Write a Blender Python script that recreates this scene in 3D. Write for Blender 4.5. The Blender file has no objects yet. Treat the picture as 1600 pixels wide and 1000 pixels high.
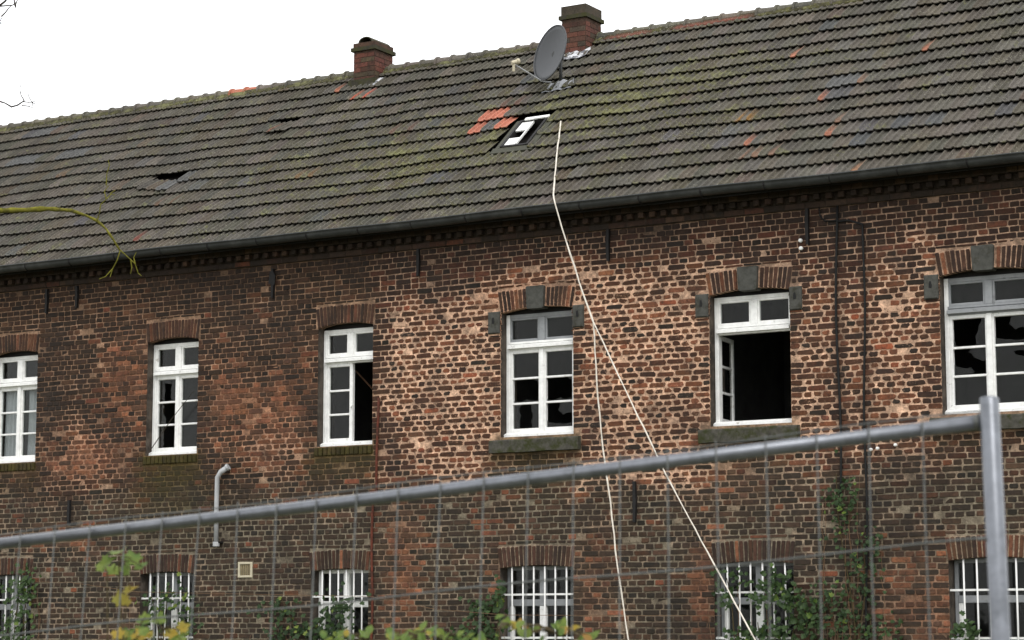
import bpy, math, random
import numpy as np
from mathutils import Vector

random.seed(7)
RNG = np.random.RandomState(11)
SC = bpy.context.scene
COL = SC.collection
rad = math.radians

# ------------------------------------------------------------------ camera
F_PX = 3550.0                                   # focal length in photo pixels (1600 wide)
YAW, PITCH = rad(31.075), rad(7.862)
CAM = np.array([14.222, -23.6, 1.6])
FW = np.array([-math.sin(YAW)*math.cos(PITCH), math.cos(YAW)*math.cos(PITCH), math.sin(PITCH)])
RT = np.array([math.cos(YAW), math.sin(YAW), 0.0])
UP = np.cross(RT, FW)
cam_data = bpy.data.cameras.new("camera")
cam_data.sensor_width = 36.0
cam_data.lens = F_PX/1600*36
cam_data.clip_start = 0.1
cam_data.clip_end = 2000
cam_data.dof.use_dof = True
cam_data.dof.focus_distance = 27.0
cam_data.dof.aperture_fstop = 7.5
cam = bpy.data.objects.new("camera", cam_data)
COL.objects.link(cam)
cam.location = CAM
cam.rotation_euler = (rad(90)+PITCH, 0, YAW)
SC.camera = cam

# ------------------------------------------------------------------ overcast sky and weak sun
SKY_LEVEL = 1.85
SUN_EL, SUN_AZ = rad(48), rad(135)
world = bpy.data.worlds.new("World")
SC.world = world
world.use_nodes = True
wn = world.node_tree
bg = wn.nodes["Background"]
sky = wn.nodes.new("ShaderNodeTexSky")
sky.sky_type = 'NISHITA'
sky.sun_disc = False
sky.sun_elevation = SUN_EL
sky.sun_rotation = SUN_AZ
sky.air_density = 1.0
sky.dust_density = 3.0
hs = wn.nodes.new("ShaderNodeHueSaturation")
hs.inputs["Saturation"].default_value = 0.12
mx = wn.nodes.new("ShaderNodeMix"); mx.data_type = 'RGBA'
mx.inputs[0].default_value = 0.9                # closed cloud deck
mx.inputs[7].default_value = (SKY_LEVEL*9.9, SKY_LEVEL*10.0, SKY_LEVEL*10.15, 1)
wn.links.new(sky.outputs[0], hs.inputs["Color"])
wn.links.new(hs.outputs[0], mx.inputs[6])
wn.links.new(mx.outputs[2], bg.inputs["Color"])
bg.inputs["Strength"].default_value = 0.1
sun_data = bpy.data.lights.new("sun", 'SUN')
sun_data.energy = 1.3
sun_data.angle = rad(25)
sun_data.color = (1.0, 0.97, 0.93)
sun = bpy.data.objects.new("sun", sun_data)
COL.objects.link(sun)
sd = Vector((math.sin(SUN_AZ)*math.cos(SUN_EL), math.cos(SUN_AZ)*math.cos(SUN_EL), math.sin(SUN_EL)))
sun.rotation_euler = sd.to_track_quat('Z', 'Y').to_euler()
sun.location = (10, -20, 30)

SC.view_settings.view_transform = 'Standard'
SC.view_settings.look = 'None'
SC.view_settings.exposure = 0.0
SC.view_settings.gamma = 1.0
SC.render.engine = 'CYCLES'
SC.cycles.use_denoising = True
SC.cycles.max_bounces = 6
SC.cycles.transparent_max_bounces = 12

# ------------------------------------------------------------------ geometry helpers
def ray(px, py):
    return FW + (px-800)/F_PX*RT + (500-py)/F_PX*UP
def at(px, py, Y=0.0):
    """point of the upright plane y = Y seen at a photo pixel"""
    r = ray(px, py)
    return CAM + r*(Y-CAM[1])/r[1]
def at_depth(px, py, d):
    return CAM + ray(px, py)*d
def depth_of(p):
    return float((np.asarray(p)-CAM) @ FW)
def project(p):
    d = np.asarray(p)-CAM
    z = d @ FW
    return 800+F_PX*(d @ RT)/z, 500-F_PX*(d @ UP)/z

def lin(c):
    c = c/255.0
    return c/12.92 if c <= 0.04045 else ((c+0.055)/1.055)**2.4
def A(r, g, b, e=1.15):
    """surface colour (linear) of something that shows as this value under light level e"""
    return tuple(min(0.85, lin(v)/e) for v in (r, g, b))

_N = RNG.rand(64, 64)
def vnoise(x, z, s):
    x = np.asarray(x, float)*s+100.3; z = np.asarray(z, float)*s+57.7
    xi = np.floor(x).astype(int); zi = np.floor(z).astype(int)
    fx = x-xi; fz = z-zi
    fx = fx*fx*(3-2*fx); fz = fz*fz*(3-2*fz)
    g = lambda i, j: _N[i % 64, j % 64]
    return (g(xi, zi)*(1-fx)+g(xi+1, zi)*fx)*(1-fz)+(g(xi, zi+1)*(1-fx)+g(xi+1, zi+1)*fx)*fz
def fbm(x, z, s):
    return (vnoise(x, z, s)*.5+vnoise(x, z, s*2.1)*.3+vnoise(x, z, s*4.3)*.2)
def sstep(a, b, v):
    t = np.clip((np.asarray(v, float)-a)/(b-a), 0, 1)
    return t*t*(3-2*t)
def boxm(v, a, b, soft):
    return sstep(a-soft, a+soft, v)*(1-sstep(b-soft, b+soft, v))
def gauss(x, z, cx, cz, rx, rz):
    return np.exp(-((x-cx)/rx)**2-((z-cz)/rz)**2)

class MB:
    def __init__(s):
        s.v = []; s.f = []; s.c = []; s.m = []
    def add(s, vs, fs, c=None, m=None):
        o = len(s.v)
        s.v.extend(vs)
        s.f.extend([tuple(i+o for i in f) for f in fs])
        if c is not None:
            if isinstance(c, list): s.c.extend(c)
            else: s.c.extend([c]*len(vs))
        if m is not None:
            s.m.extend([m]*len(vs))
    def box(s, a, b, c=None):
        x0, y0, z0 = a; x1, y1, z1 = b
        s.add([(x0,y0,z0),(x1,y0,z0),(x1,y1,z0),(x0,y1,z0),(x0,y0,z1),(x1,y0,z1),(x1,y1,z1),(x0,y1,z1)],
              [(3,2,1,0),(4,5,6,7),(0,1,5,4),(1,2,6,5),(2,3,7,6),(3,0,4,7)], c)
    def bbox(s, a, b, w=0.006, c=None):
        """box with chamfered long edges on its front (-y) side"""
        x0, y0, z0 = a; x1, y1, z1 = b
        s.add([(x0,y1,z0),(x1,y1,z0),(x1,y1,z1),(x0,y1,z1),
               (x0,y0+w,z0),(x1,y0+w,z0),(x1,y0+w,z1),(x0,y0+w,z1),
               (x0+w,y0,z0+w),(x1-w,y0,z0+w),(x1-w,y0,z1-w),(x0+w,y0,z1-w)],
              [(0,3,2,1),(0,1,5,4),(1,2,6,5),(2,3,7,6),(3,0,4,7),
               (4,5,9,8),(5,6,10,9),(6,7,11,10),(7,4,8,11),(8,9,10,11)], c)
    def prism(s, poly, y0, y1, c=None):
        """poly = [(x,z)...] counter-clockwise seen from -y, extruded from y0 (front) to y1"""
        n = len(poly)
        vs = [(x, y0, z) for x, z in poly]+[(x, y1, z) for x, z in poly]
        fs = [tuple(range(n)), tuple(range(2*n-1, n-1, -1))]
        fs += [(i, i+n, (i+1) % n+n, (i+1) % n) for i in range(n)]
        s.add(vs, fs, c)
    def tube(s, pts, rs, n=8, c=None, flat=1.0):
        pts = [Vector(p) for p in pts]
        if not hasattr(rs, '__len__'): rs = [rs]*len(pts)
        vs = []; up = None
        for i, p in enumerate(pts):
            t = (pts[min(i+1, len(pts)-1)]-pts[max(i-1, 0)]).normalized()
            if up is None:
                up = t.cross(Vector((0.31, 0.2, 0.93)))
                if up.length < .05: up = t.cross(Vector((1, 0, 0)))
                up.normalize()
            else:
                up = (up-t*up.dot(t)).normalized()
            b = t.cross(up)
            for k in range(n):
                a = 2*math.pi*k/n
                vs.append(tuple(p+(up*math.cos(a)+b*math.sin(a)*flat)*rs[i]))
        fs = []
        for i in range(len(pts)-1):
            for k in range(n):
                k2 = (k+1) % n
                fs.append((i*n+k, i*n+k2, (i+1)*n+k2, (i+1)*n+k))
        fs.append(tuple(range(n-1, -1, -1)))
        fs.append(tuple(range((len(pts)-1)*n, len(pts)*n)))
        s.add(vs, fs, c)

ORIGIN = {}
def mk(name, mb, mat, parent=None, smooth=False, kind=None, label=None):
    me = bpy.data.meshes.new(name)
    v = np.array(mb.v, dtype=np.float64)
    if parent is not None:
        v = v-np.array(ORIGIN.get(parent.name, (0, 0, 0)))
    me.from_pydata([tuple(p) for p in v], [], mb.f)
    if mb.c:
        a = me.attributes.new("col", 'FLOAT_COLOR', 'POINT')
        a.data.foreach_set("color", np.array(mb.c, dtype=np.float32).ravel())
    if mb.m:
        a = me.attributes.new("mcol", 'FLOAT_COLOR', 'POINT')
        a.data.foreach_set("color", np.array(mb.m, dtype=np.float32).ravel())
    if smooth:
        me.polygons.foreach_set("use_smooth", [True]*len(me.polygons))
    me.materials.append(mat)
    me.update()
    o = bpy.data.objects.new(name, me)
    COL.objects.link(o)
    if parent is not None:
        o.parent = parent
        ORIGIN[o.name] = ORIGIN.get(parent.name, (0, 0, 0))
    if kind: o["kind"] = kind
    if label: o["label"] = label
    return o
def thing(name, label, cat, loc=(0, 0, 0), group=None):
    o = bpy.data.objects.new(name, None)
    o.empty_display_size = .2
    COL.objects.link(o)
    o.location = tuple(float(q) for q in loc)
    ORIGIN[o.name] = tuple(float(q) for q in loc)
    o["label"] = label; o["category"] = cat
    if group: o["group"] = group
    return o

# ------------------------------------------------------------------ materials
def new_mat(name):
    m = bpy.data.materials.new(name)
    m.use_nodes = True
    nt = m.node_tree
    return m, nt, nt.nodes["Principled BSDF"]
def nd(nt, kind, **kw):
    n = nt.nodes.new(kind)
    for k, v in kw.items(): setattr(n, k, v)
    return n
def noise(nt, vec, scale, detail=4, rough=.6):
    n = nd(nt, "ShaderNodeTexNoise")
    n.inputs["Scale"].default_value = scale
    n.inputs["Detail"].default_value = detail
    n.inputs["Roughness"].default_value = rough
    nt.links.new(vec, n.inputs["Vector"])
    return n.outputs["Fac"]
def maprange(nt, val, a, b, c, d):
    n = nd(nt, "ShaderNodeMapRange")
    n.inputs[1].default_value = a; n.inputs[2].default_value = b
    n.inputs[3].default_value = c; n.inputs[4].default_value = d
    nt.links.new(val, n.inputs[0])
    return n.outputs[0]
def math2(nt, op, a, b):
    n = nd(nt, "ShaderNodeMath", operation=op)
    for i, v in enumerate((a, b)):
        if isinstance(v, (int, float)): n.inputs[i].default_value = v
        else: nt.links.new(v, n.inputs[i])
    return n.outputs[0]
def mixc(nt, fac, a, b, mode='MIX'):
    n = nd(nt, "ShaderNodeMix", data_type='RGBA', blend_type=mode)
    for sock, v in ((n.inputs[0], fac), (n.inputs[6], a), (n.inputs[7], b)):
        if isinstance(v, (int, float)): sock.default_value = v
        elif isinstance(v, tuple): sock.default_value = (*v[:3], 1)
        else: nt.links.new(v, sock)
    return n.outputs[2]
def grey(nt, val):
    n = nd(nt, "ShaderNodeCombineColor")
    for i in range(3): nt.links.new(val, n.inputs[i])
    return n.outputs[0]
def bump(nt, p, h, strength=.5, dist=.01):
    b = nd(nt, "ShaderNodeBump")
    b.inputs["Strength"].default_value = strength
    b.inputs["Distance"].default_value = dist
    nt.links.new(h, b.inputs["Height"])
    nt.links.new(b.outputs[0], p.inputs["Normal"])
def geo(nt):
    return nd(nt, "ShaderNodeNewGeometry").outputs["Position"]

def mat_simple(name, col, rough=.8, spec=.3, var=.35, scale=12., col2=None, metal=0., bmp=.0, lo=.42, hi=.62):
    m, nt, p = new_mat(name)
    v = geo(nt)
    n1 = noise(nt, v, scale, 6, .65)
    c = mixc(nt, 1.0, col, grey(nt, maprange(nt, n1, .25, .75, 1-var, 1+var)), 'MULTIPLY')
    if col2:
        n2 = noise(nt, v, scale*.6, 5, .7)
        c = mixc(nt, maprange(nt, n2, lo, hi, 0, 1), c, col2)
    nt.links.new(c, p.inputs["Base Color"])
    p.inputs["Roughness"].default_value = rough
    p.inputs["Specular IOR Level"].default_value = spec
    p.inputs["Metallic"].default_value = metal
    if bmp: bump(nt, p, n1, bmp, .01)
    return m

def grime(nt, v, c):
    """soot and damp that run over bricks and joints alike"""
    g1 = noise(nt, v, 2.2, 9, .72)
    g2 = noise(nt, v, 9.5, 7, .75)
    c = mixc(nt, maprange(nt, g1, .50, .66, 0, .60), c, (.030, .024, .020))
    c = mixc(nt, maprange(nt, g2, .52, .67, 0, .55), c, (.026, .021, .018))
    return c
def mat_brick():
    m, nt, p = new_mat("brick_clay")
    v = geo(nt)
    a = nd(nt, "ShaderNodeAttribute", attribute_name="col")
    mc = nd(nt, "ShaderNodeAttribute", attribute_name="mcol")
    n1 = noise(nt, v, 38, 6, .7)
    n2 = noise(nt, v, 17, 5, .7)
    n3 = noise(nt, v, 90, 3, .6)
    c = mixc(nt, 1.0, a.outputs["Color"], grey(nt, maprange(nt, n1, .25, .75, .55, 1.5)), 'MULTIPLY')
    n5 = noise(nt, v, 6, 5, .75)
    c = mixc(nt, maprange(nt, n5, .50, .70, 0, .6), c, mixc(nt, .5, (.13, .078, .048), c))
    c = mixc(nt, maprange(nt, n5, .48, .30, 0, .6), c, (.028, .022, .018))
    # black weathering crust
    c = mixc(nt, maprange(nt, n2, .52, .68, 0, .65), c, (.022, .018, .015))
    # mortar smeared over the arrises
    s = math2(nt, 'ADD', a.outputs["Alpha"], math2(nt, 'MULTIPLY', math2(nt, 'SUBTRACT', n1, .5), 2.2))
    s = math2(nt, 'ADD', s, math2(nt, 'MULTIPLY', math2(nt, 'SUBTRACT', n3, .5), .8))
    c = mixc(nt, maprange(nt, s, .42, .72, 0, .92), c, mc.outputs["Color"])
    c = grime(nt, v, c)
    nt.links.new(c, p.inputs["Base Color"])
    p.inputs["Roughness"].default_value = .9
    p.inputs["Specular IOR Level"].default_value = .2
    bump(nt, p, n1, .6, .006)
    return m
def mat_mortar():
    m, nt, p = new_mat("lime_mortar")
    v = geo(nt)
    a = nd(nt, "ShaderNodeAttribute", attribute_name="col")
    n1 = noise(nt, v, 30, 6, .7)
    n2 = noise(nt, v, 7, 5, .7)
    c = mixc(nt, 1.0, a.outputs["Color"], grey(nt, maprange(nt, n1, .25, .75, .6, 1.4)), 'MULTIPLY')
    c = mixc(nt, 1.0, c, grey(nt, maprange(nt, n2, .34, .66, .55, 1.45)), 'MULTIPLY')
    n7 = noise(nt, v, 13, 6, .8)
    c = mixc(nt, maprange(nt, n7, .46, .62, 0, .85), c, mixc(nt, .62, c, (.07, .052, .042)))
    n3 = noise(nt, v, 3.3, 6, .75)
    c = mixc(nt, maprange(nt, n3, .55, .72, 0, .6), c, (.055, .045, .036))
    c = grime(nt, v, c)
    nt.links.new(c, p.inputs["Base Color"])
    p.inputs["Roughness"].default_value = .95
    p.inputs["Specular IOR Level"].default_value = .15
    bump(nt, p, n1, .8, .012)
    return m
def mat_tile():
    m, nt, p = new_mat("roof_tile_clay")
    v = geo(nt)
    a = nd(nt, "ShaderNodeAttribute", attribute_name="col")
    n1 = noise(nt, v, 26, 6, .7)
    n2 = noise(nt, v, 1.1, 4, .6)
    n3 = noise(nt, v, 11, 5, .75)
    n4 = noise(nt, v, 55, 2, .5)
    c = mixc(nt, 1.0, a.outputs["Color"], grey(nt, maprange(nt, n1, .25, .75, .55, 1.5)), 'MULTIPLY')
    moss = math2(nt, 'ADD', a.outputs["Alpha"], math2(nt, 'MULTIPLY', math2(nt, 'SUBTRACT', n3, .5), 2.6))
    moss = math2(nt, 'ADD', moss, math2(nt, 'MULTIPLY', math2(nt, 'SUBTRACT', n2, .5), .6))
    c = mixc(nt, maprange(nt, moss, .4, .85, 0, .85), c, (.088, .084, .026))
    n6 = noise(nt, v, 3.2, 7, .75)
    c = mixc(nt, maprange(nt, math2(nt, 'ADD', n6, math2(nt, 'MULTIPLY', a.outputs["Alpha"], .22)), .63, .74, 0, .75), c, (.17, .17, .075))
    c = mixc(nt, maprange(nt, noise(nt, v, 1.7, 6, .7), .54, .68, 0, .4), c, (.045, .040, .034))
    lich = math2(nt, 'ADD', n4, math2(nt, 'MULTIPLY', n2, .22))
    c = mixc(nt, maprange(nt, lich, .765, .82, 0, .8), c, (.30, .29, .22))
    nt.links.new(c, p.inputs["Base Color"])
    p.inputs["Roughness"].default_value = .85
    p.inputs["Specular IOR Level"].default_value = .25
    bump(nt, p, n1, .5, .008)
    return m
def mat_glass():
    m = bpy.data.materials.new("window_glass"); m.use_nodes = True
    nt = m.node_tree
    for n in list(nt.nodes):
        if n.type == 'BSDF_PRINCIPLED': nt.nodes.remove(n)
    out = nt.nodes["Material Output"]
    tr = nd(nt, "ShaderNodeBsdfTransparent"); tr.inputs[0].default_value = (.84, .86, .85, 1)
    gl = nd(nt, "ShaderNodeBsdfGlossy"); gl.inputs["Roughness"].default_value = .08
    gl.inputs["Color"].default_value = (1, .99, .97, 1)
    df = nd(nt, "ShaderNodeBsdfDiffuse"); df.inputs[0].default_value = (.09, .09, .088, 1)
    fr = nd(nt, "ShaderNodeFresnel"); fr.inputs[0].default_value = 1.22
    v = geo(nt)
    ms0 = nd(nt, "ShaderNodeMixShader")                       # a film of dust
    nt.links.new(maprange(nt, noise(nt, v, 5, 5, .7), .4, .7, .01, .07), ms0.inputs[0])
    nt.links.new(tr.outputs[0], ms0.inputs[1]); nt.links.new(df.outputs[0], ms0.inputs[2])
    ms = nd(nt, "ShaderNodeMixShader")
    nt.links.new(fr.outputs[0], ms.inputs[0])
    nt.links.new(ms0.outputs[0], ms.inputs[1]); nt.links.new(gl.outputs[0], ms.inputs[2])
    nt.links.new(ms.outputs[0], out.inputs[0])
    return m
def mat_leaf(name, col, col2):
    m, nt, p = new_mat(name)
    out = nt.nodes["Material Output"]
    v = geo(nt)
    oi = nd(nt, "ShaderNodeObjectInfo")
    n1 = noise(nt, v, 14, 3, .6)
    t = math2(nt, 'ADD', maprange(nt, n1, .35, .65, -.3, .6), math2(nt, 'MULTIPLY', oi.outputs["Random"], .6))
    c = mixc(nt, t, col, col2)
    nt.links.new(c, p.inputs["Base Color"])
    p.inputs["Roughness"].default_value = .55
    p.inputs["Specular IOR Level"].default_value = .3
    tl = nd(nt, "ShaderNodeBsdfTranslucent"); nt.links.new(c, tl.inputs[0])
    ms = nd(nt, "ShaderNodeMixShader"); ms.inputs[0].default_value = .35
    nt.links.new(p.outputs[0], ms.inputs[1]); nt.links.new(tl.outputs[0], ms.inputs[2])
    nt.links.new(ms.outputs[0], out.inputs[0])
    return m

M_BRICK = mat_brick()
M_MORTAR = mat_mortar()
M_TILE = mat_tile()
M_GLASS = mat_glass()
M_WHITE = mat_simple("white_window_paint", (.83, .83, .81), .5, .4, .14, 14, (.40, .38, .34), lo=.62, hi=.71)
M_GREYPAINT = mat_simple("weathered_grey_paint", (.27, .28, .29), .6, .3, .15, 18, (.12, .12, .12), lo=.6, hi=.75)
M_STONE = mat_simple("blue_grey_stone", (.068, .068, .060), .85, .25, .4, 16, (.035, .034, .024), bmp=.3, lo=.52, hi=.68)
M_SILLSTONE = mat_simple("mossy_sill_stone", (.070, .066, .055), .9, .2, .5, 14, (.036, .040, .014), bmp=.4, lo=.45, hi=.62)
M_DARK = mat_simple("room_plaster", (.16, .155, .15), .95, .1, .3, 3)
M_FELT = mat_simple("roof_void_felt", (.010, .009, .008), .95, .1, .3, 6)  # near-black felt, also paints the unlit void behind roof openings
M_IRON = mat_simple("black_iron", (.012, .011, .011), .7, .3, .4, 30)
M_CABLE = mat_simple("black_cable_rubber", (.009, .009, .009), .7, .3, .3, 30)
M_ZINC = mat_simple("tarred_zinc_gutter", (.032, .034, .034), .5, .35, .35, 6, (.062, .064, .062), lo=.5, hi=.7)
M_LEAD = mat_simple("lead_flashing", (.042, .042, .028), .7, .3, .3, 14)
M_FOIL = mat_simple("crumpled_bitumen_foil", (.55, .56, .58), .3, .5, .2, 16, (.10, .10, .11), bmp=1.0, lo=.47, hi=.55)
M_DISH = mat_simple("dish_grey_lacquer", (.062, .065, .070), .5, .35, .06, 3)
M_GALV = mat_simple("galvanised_tube", (.17, .18, .20), .32, .5, .22, 25, (.11, .118, .13), metal=.6, lo=.5, hi=.7)
M_WIRE = mat_simple("galvanised_wire", (.105, .11, .105), .5, .4, .2, 25, metal=.4)
M_ROPE = mat_simple("white_nylon_cord", (.66, .61, .53), .8, .2, .25, 12, (.36, .32, .26), lo=.55, hi=.75)
M_PVC = mat_simple("white_pvc_pipe", (.40, .41, .42), .45, .4, .12, 8, (.3, .3, .28), lo=.6, hi=.75)
M_BARS = mat_simple("white_iron_bars", (.72, .72, .70), .5, .4, .1, 30, (.4, .34, .28), lo=.66, hi=.74)
M_RUST = mat_simple("rusty_red_pipe", (.12, .035, .022), .9, .2, .4, 14, (.06, .03, .022), lo=.45, hi=.65)
M_VENT = mat_simple("cream_vent_plastic", (.50, .45, .33), .6, .3, .1, 20)
M_BARK = mat_simple("dark_bark", (.045, .038, .030), .95, .1, .4, 20, bmp=.5)
M_MOSSBARK = mat_simple("mossy_bark", (.145, .135, .022), .95, .1, .5, 22, (.05, .045, .02), bmp=.6, lo=.5, hi=.7)
M_STEM = mat_simple("green_brown_stem", (.07, .055, .028), .9, .1, .3, 20)
M_DRY = mat_simple('dry_vine', (.16, .10, .06), .9, .1, .3, 20)
M_CURTAIN = mat_simple("grey_white_curtain", (.66, .67, .70), .9, .1, .12, 5)
M_TIMBER = mat_simple("old_roof_timber", (.10, .055, .032), .9, .1, .3, 10)
M_GROUND = mat_simple("grassy_ground", (.075, .085, .035), .95, .1, .4, 1.5, (.10, .085, .055))
M_CONC = mat_simple("concrete_foot", (.26, .25, .23), .95, .1, .3, 14)
M_IVY = mat_leaf("ivy_leaf", (.026, .052, .018), (.065, .115, .032))
M_LIME = mat_leaf("lime_leaf", (.085, .15, .028), (.19, .24, .045))
M_YELLOW = mat_leaf("yellow_leaf", (.34, .24, .03), (.22, .24, .05))
M_ORANGE = mat_leaf("orange_leaf", (.28, .14, .04), (.30, .22, .04))
M_PLAST = mat_simple("jamb_plaster", (.10, .083, .068), .95, .1, .4, 9, (.045, .038, .033), lo=.42, hi=.6)

# ------------------------------------------------------------------ ground
g = MB()
g.add([(-400, -400, 0), (400, -400, 0), (400, 400, 0), (-400, 400, 0)], [(0, 1, 2, 3)])
mk("ground", g, M_GROUND, kind="structure")

# ------------------------------------------------------------------ the house
HX0, HX1 = -14.0, 12.0
BX0, BX1 = -13.99, 11.99                          # bricks are laid one by one between these
HOUSE = thing("brick_house", "long derelict two-storey brick house with a mossy grey tiled roof and broken windows", "house", (0, 0, 0))

UPW = [(-8.62, -7.74), (-5.76, -4.88), (-2.92, -2.06), (-.16, .86), (2.68, 3.70), (5.49, 6.52)]
LOW = [(-8.65, -7.74), (-5.80, -4.88), (-2.99, -2.10), (-.17, .85), (2.70, 3.69), (5.51, 6.52)]
UZ0, UZS, UZC, UZT = 3.97, 5.50, 5.55, 5.785   # sill, springing, crown, top of arch
LZ0, LZS, LZC, LZT = 1.00, 2.385, 2.415, 2.655
WALL_T, WALL_TOP = .38, 6.40

def zones(x, z):
    x = np.asarray(x, float); z = np.asarray(z, float)
    n = fbm(x, z, 1.3); n2 = fbm(x+9, z+4, 3.1)
    wz = z+(n2-.5)*.5; wx = x+(n2-.5)*.8
    pale = (boxm(wx, -1.90, -.05, .28)*boxm(wz, 3.5, 5.78, .25)*1.05
            + boxm(wx, .92, 2.72, .15)*boxm(wz, 3.35, 5.85, .25)*1.05
            + boxm(wx, 3.62, 5.6, .2)*boxm(wz, 3.45, 5.7, .25)*.72
            + boxm(wx, -.35, 1.3, .2)*boxm(wz, 5.4, 5.95, .15)*.9
            + gauss(x, z, -6.8, 4.02, .75, .35)*1.0 + gauss(x, z, -3.6, 4.0, .55, .35)*.8
            + gauss(x, z, -4.6, 4.35, .3, .3)*.35 + boxm(wx, 6.5, 9.5, .2)*boxm(wz, 3.5, 5.8, .3)*.6)
    pale = pale*(.30+1.35*n2)+gauss(x, z, 1.7, 5.3, .8, .5)*.45+gauss(x, z, -1.1, 4.9, .6, .6)*.25+gauss(x, z, .4, 5.75, .7, .2)*.3+gauss(x, z, 5.25, 5.95, .13, .13)*1.2+gauss(x, z, .95, 5.98, .3, .12)*.7+sstep(.66, .72, vnoise(x, z, 5.3))*.18*(1-sstep(5.9, 6.2, z))
    pale = np.clip(pale, 0, 1.1)
    orange = (gauss(x, z, -6.15, 5.0, .35, .75) + gauss(x, z, -6.9, 4.1, .6, .35)*.8 + gauss(x, z, -3.6, 4.35, .5, .6)*.8
              + gauss(x, z, -4.4, 4.5, .35, .7)*.75 + gauss(x, z, -3.3, 4.9, .3, .5)*.5 + gauss(x, z, -6.6, 3.9, .9, .2)*.6 + gauss(x, z, -1.6, 2.45, .28, .8)*.9 + gauss(x, z, 1.15, 2.2, .3, .6)*.6
              + gauss(x, z, 2.55, 2.1, .18, .6)*.9 + gauss(x, z, 5.2, 1.9, .5, .5)*.9 + gauss(x, z, -7.2, 2.9, .8, .2)*.5
              + gauss(x, z, .2, 5.7, .7, .2)*.6 + gauss(x, z, 3.0, 3.3, .5, .3)*.4 + gauss(x, z, -.2, 2.35, .25, .4)*.5)
    orange = np.clip(orange*(.45+1.25*n2), 0, 1)
    moss = np.zeros_like(x)
    for i, (a, b) in enumerate(UPW):
        st = (.5, .95, 1.0, 1.0, .8, .5)[i]
        moss = moss+boxm(x, a-.15, b+.08, .12)*boxm(wz, 3.42, 3.97, .12)*st*sstep(3.3, 3.95, z)
    moss = moss+gauss(x, z, -5.2, 3.35, .7, .4)*.65+gauss(x, z, .1, 3.4, .8, .25)*.3
    moss = np.clip(moss*(.35+1.3*n2), 0, 1)
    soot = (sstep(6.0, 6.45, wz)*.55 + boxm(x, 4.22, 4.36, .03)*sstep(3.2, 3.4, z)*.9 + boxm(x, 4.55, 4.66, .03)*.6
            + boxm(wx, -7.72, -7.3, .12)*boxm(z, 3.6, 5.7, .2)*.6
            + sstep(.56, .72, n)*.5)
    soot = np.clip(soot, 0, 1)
    low = 1-sstep(3.2, 3.75, wz)
    left = 1-sstep(-2.15, -1.85, x)
    return dict(pale=pale, orange=orange, moss=moss, soot=soot, low=low, left=left, n=n, n2=n2)

C_PALE, C_TOP, C_LEFT, C_LOW = (np.array(A(*c)) for c in ((228, 187, 157), (182, 150, 126), (140, 112, 90), (134, 124, 106)))
C_MOSS = np.array(A(78, 72, 24)); C_ORG = np.array(A(160, 104, 74)); C_SOOT = np.array(A(44, 36, 31))
def mortar_col(x, z, zn=None):
    zn = zn or zones(x, z)
    def mix(a, b, t): return a*(1-t[..., None])+b*t[..., None]
    x = np.asarray(x, float)
    c = np.broadcast_to(C_TOP, x.shape+(3,))
    c = mix(c, C_LEFT*1.15, zn['left'])
    c = mix(c, C_LOW, zn['low'])
    c = mix(c, C_PALE, np.clip(zn['pale'], 0, 1))
    c = mix(c, C_ORG, zn['orange']*.7)
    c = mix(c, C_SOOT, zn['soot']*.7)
    c = mix(c, C_MOSS, zn['moss']*.75)
    return c

# outer mortar face with the window openings left out
OPEN = [(a, b, UZ0, UZC) for a, b in UPW]+[(a, b, LZ0, LZC) for a, b in LOW]
xs = sorted(set([HX0, HX1]+[round(v, 4) for v in np.arange(BX0, BX1, .07)]+[v for o in OPEN for v in o[:2]]))
zs = sorted(set([round(v, 4) for v in np.arange(0, WALL_TOP, .07)]+[WALL_TOP]+[v for o in OPEN for v in o[2:]]))
XX, ZZ = np.meshgrid(xs, zs, indexing='ij')
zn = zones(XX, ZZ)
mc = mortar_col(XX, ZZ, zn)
bulge = zn['pale']*.004+(RNG.rand(*XX.shape)-.5)*.003
wall = MB()
nz = len(zs)
for i in range(len(xs)):
    for j in range(nz):
        wall.v.append((xs[i], -bulge[i, j], zs[j]))
        wall.c.append((*mc[i, j], 1))
for i in range(len(xs)-1):
    cx = (xs[i]+xs[i+1])/2
    for j in range(nz-1):
        cz = (zs[j]+zs[j+1])/2
        if any(a < cx < b and c < cz < d for a, b, c, d in OPEN): continue
        wall.f.append((i*nz+j, (i+1)*nz+j, (i+1)*nz+j+1, i*nz+j+1))
WALL = mk("wall", wall, M_MORTAR, HOUSE)

# inner leaf, jambs, end walls, rear wall
shell = MB()
T = WALL_T
for (a, b, c, d) in OPEN:
    e = .004; shell = MB()
    shell.add([(a, e, c), (a, T, c), (a, T, d), (a, e, d)], [(0, 1, 2, 3)])
    shell.add([(b, e, c), (b, T, c), (b, T, d), (b, e, d)], [(3, 2, 1, 0)])
    shell.add([(a, e, c), (b, e, c), (b, T, c), (a, T, c)], [(0, 1, 2, 3)])
    shell.add([(a, .09, d), (b, .09, d), (b, T, d), (a, T, d)], [(3, 2, 1, 0)])
    mk("window_reveal", shell, M_PLAST, HOUSE)
inner = MB()
xs2 = sorted(set([HX0, HX1]+[v for o in OPEN for v in o[:2]])); zs2 = sorted(set([0, 6.5]+[v for o in OPEN for v in o[2:]]))
for i in range(len(xs2)-1):
    for j in range(len(zs2)-1):
        cx = (xs2[i]+xs2[i+1])/2; cz = (zs2[j]+zs2[j+1])/2
        if any(a < cx < b and c < cz < d for a, b, c, d in OPEN): continue
        inner.add([(xs2[i], T, zs2[j]), (xs2[i+1], T, zs2[j]), (xs2[i+1], T, zs2[j+1]), (xs2[i], T, zs2[j+1])], [(3, 2, 1, 0)])
mk("inner_wall", inner, M_DARK, HOUSE)
DEP = 6.7
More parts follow.
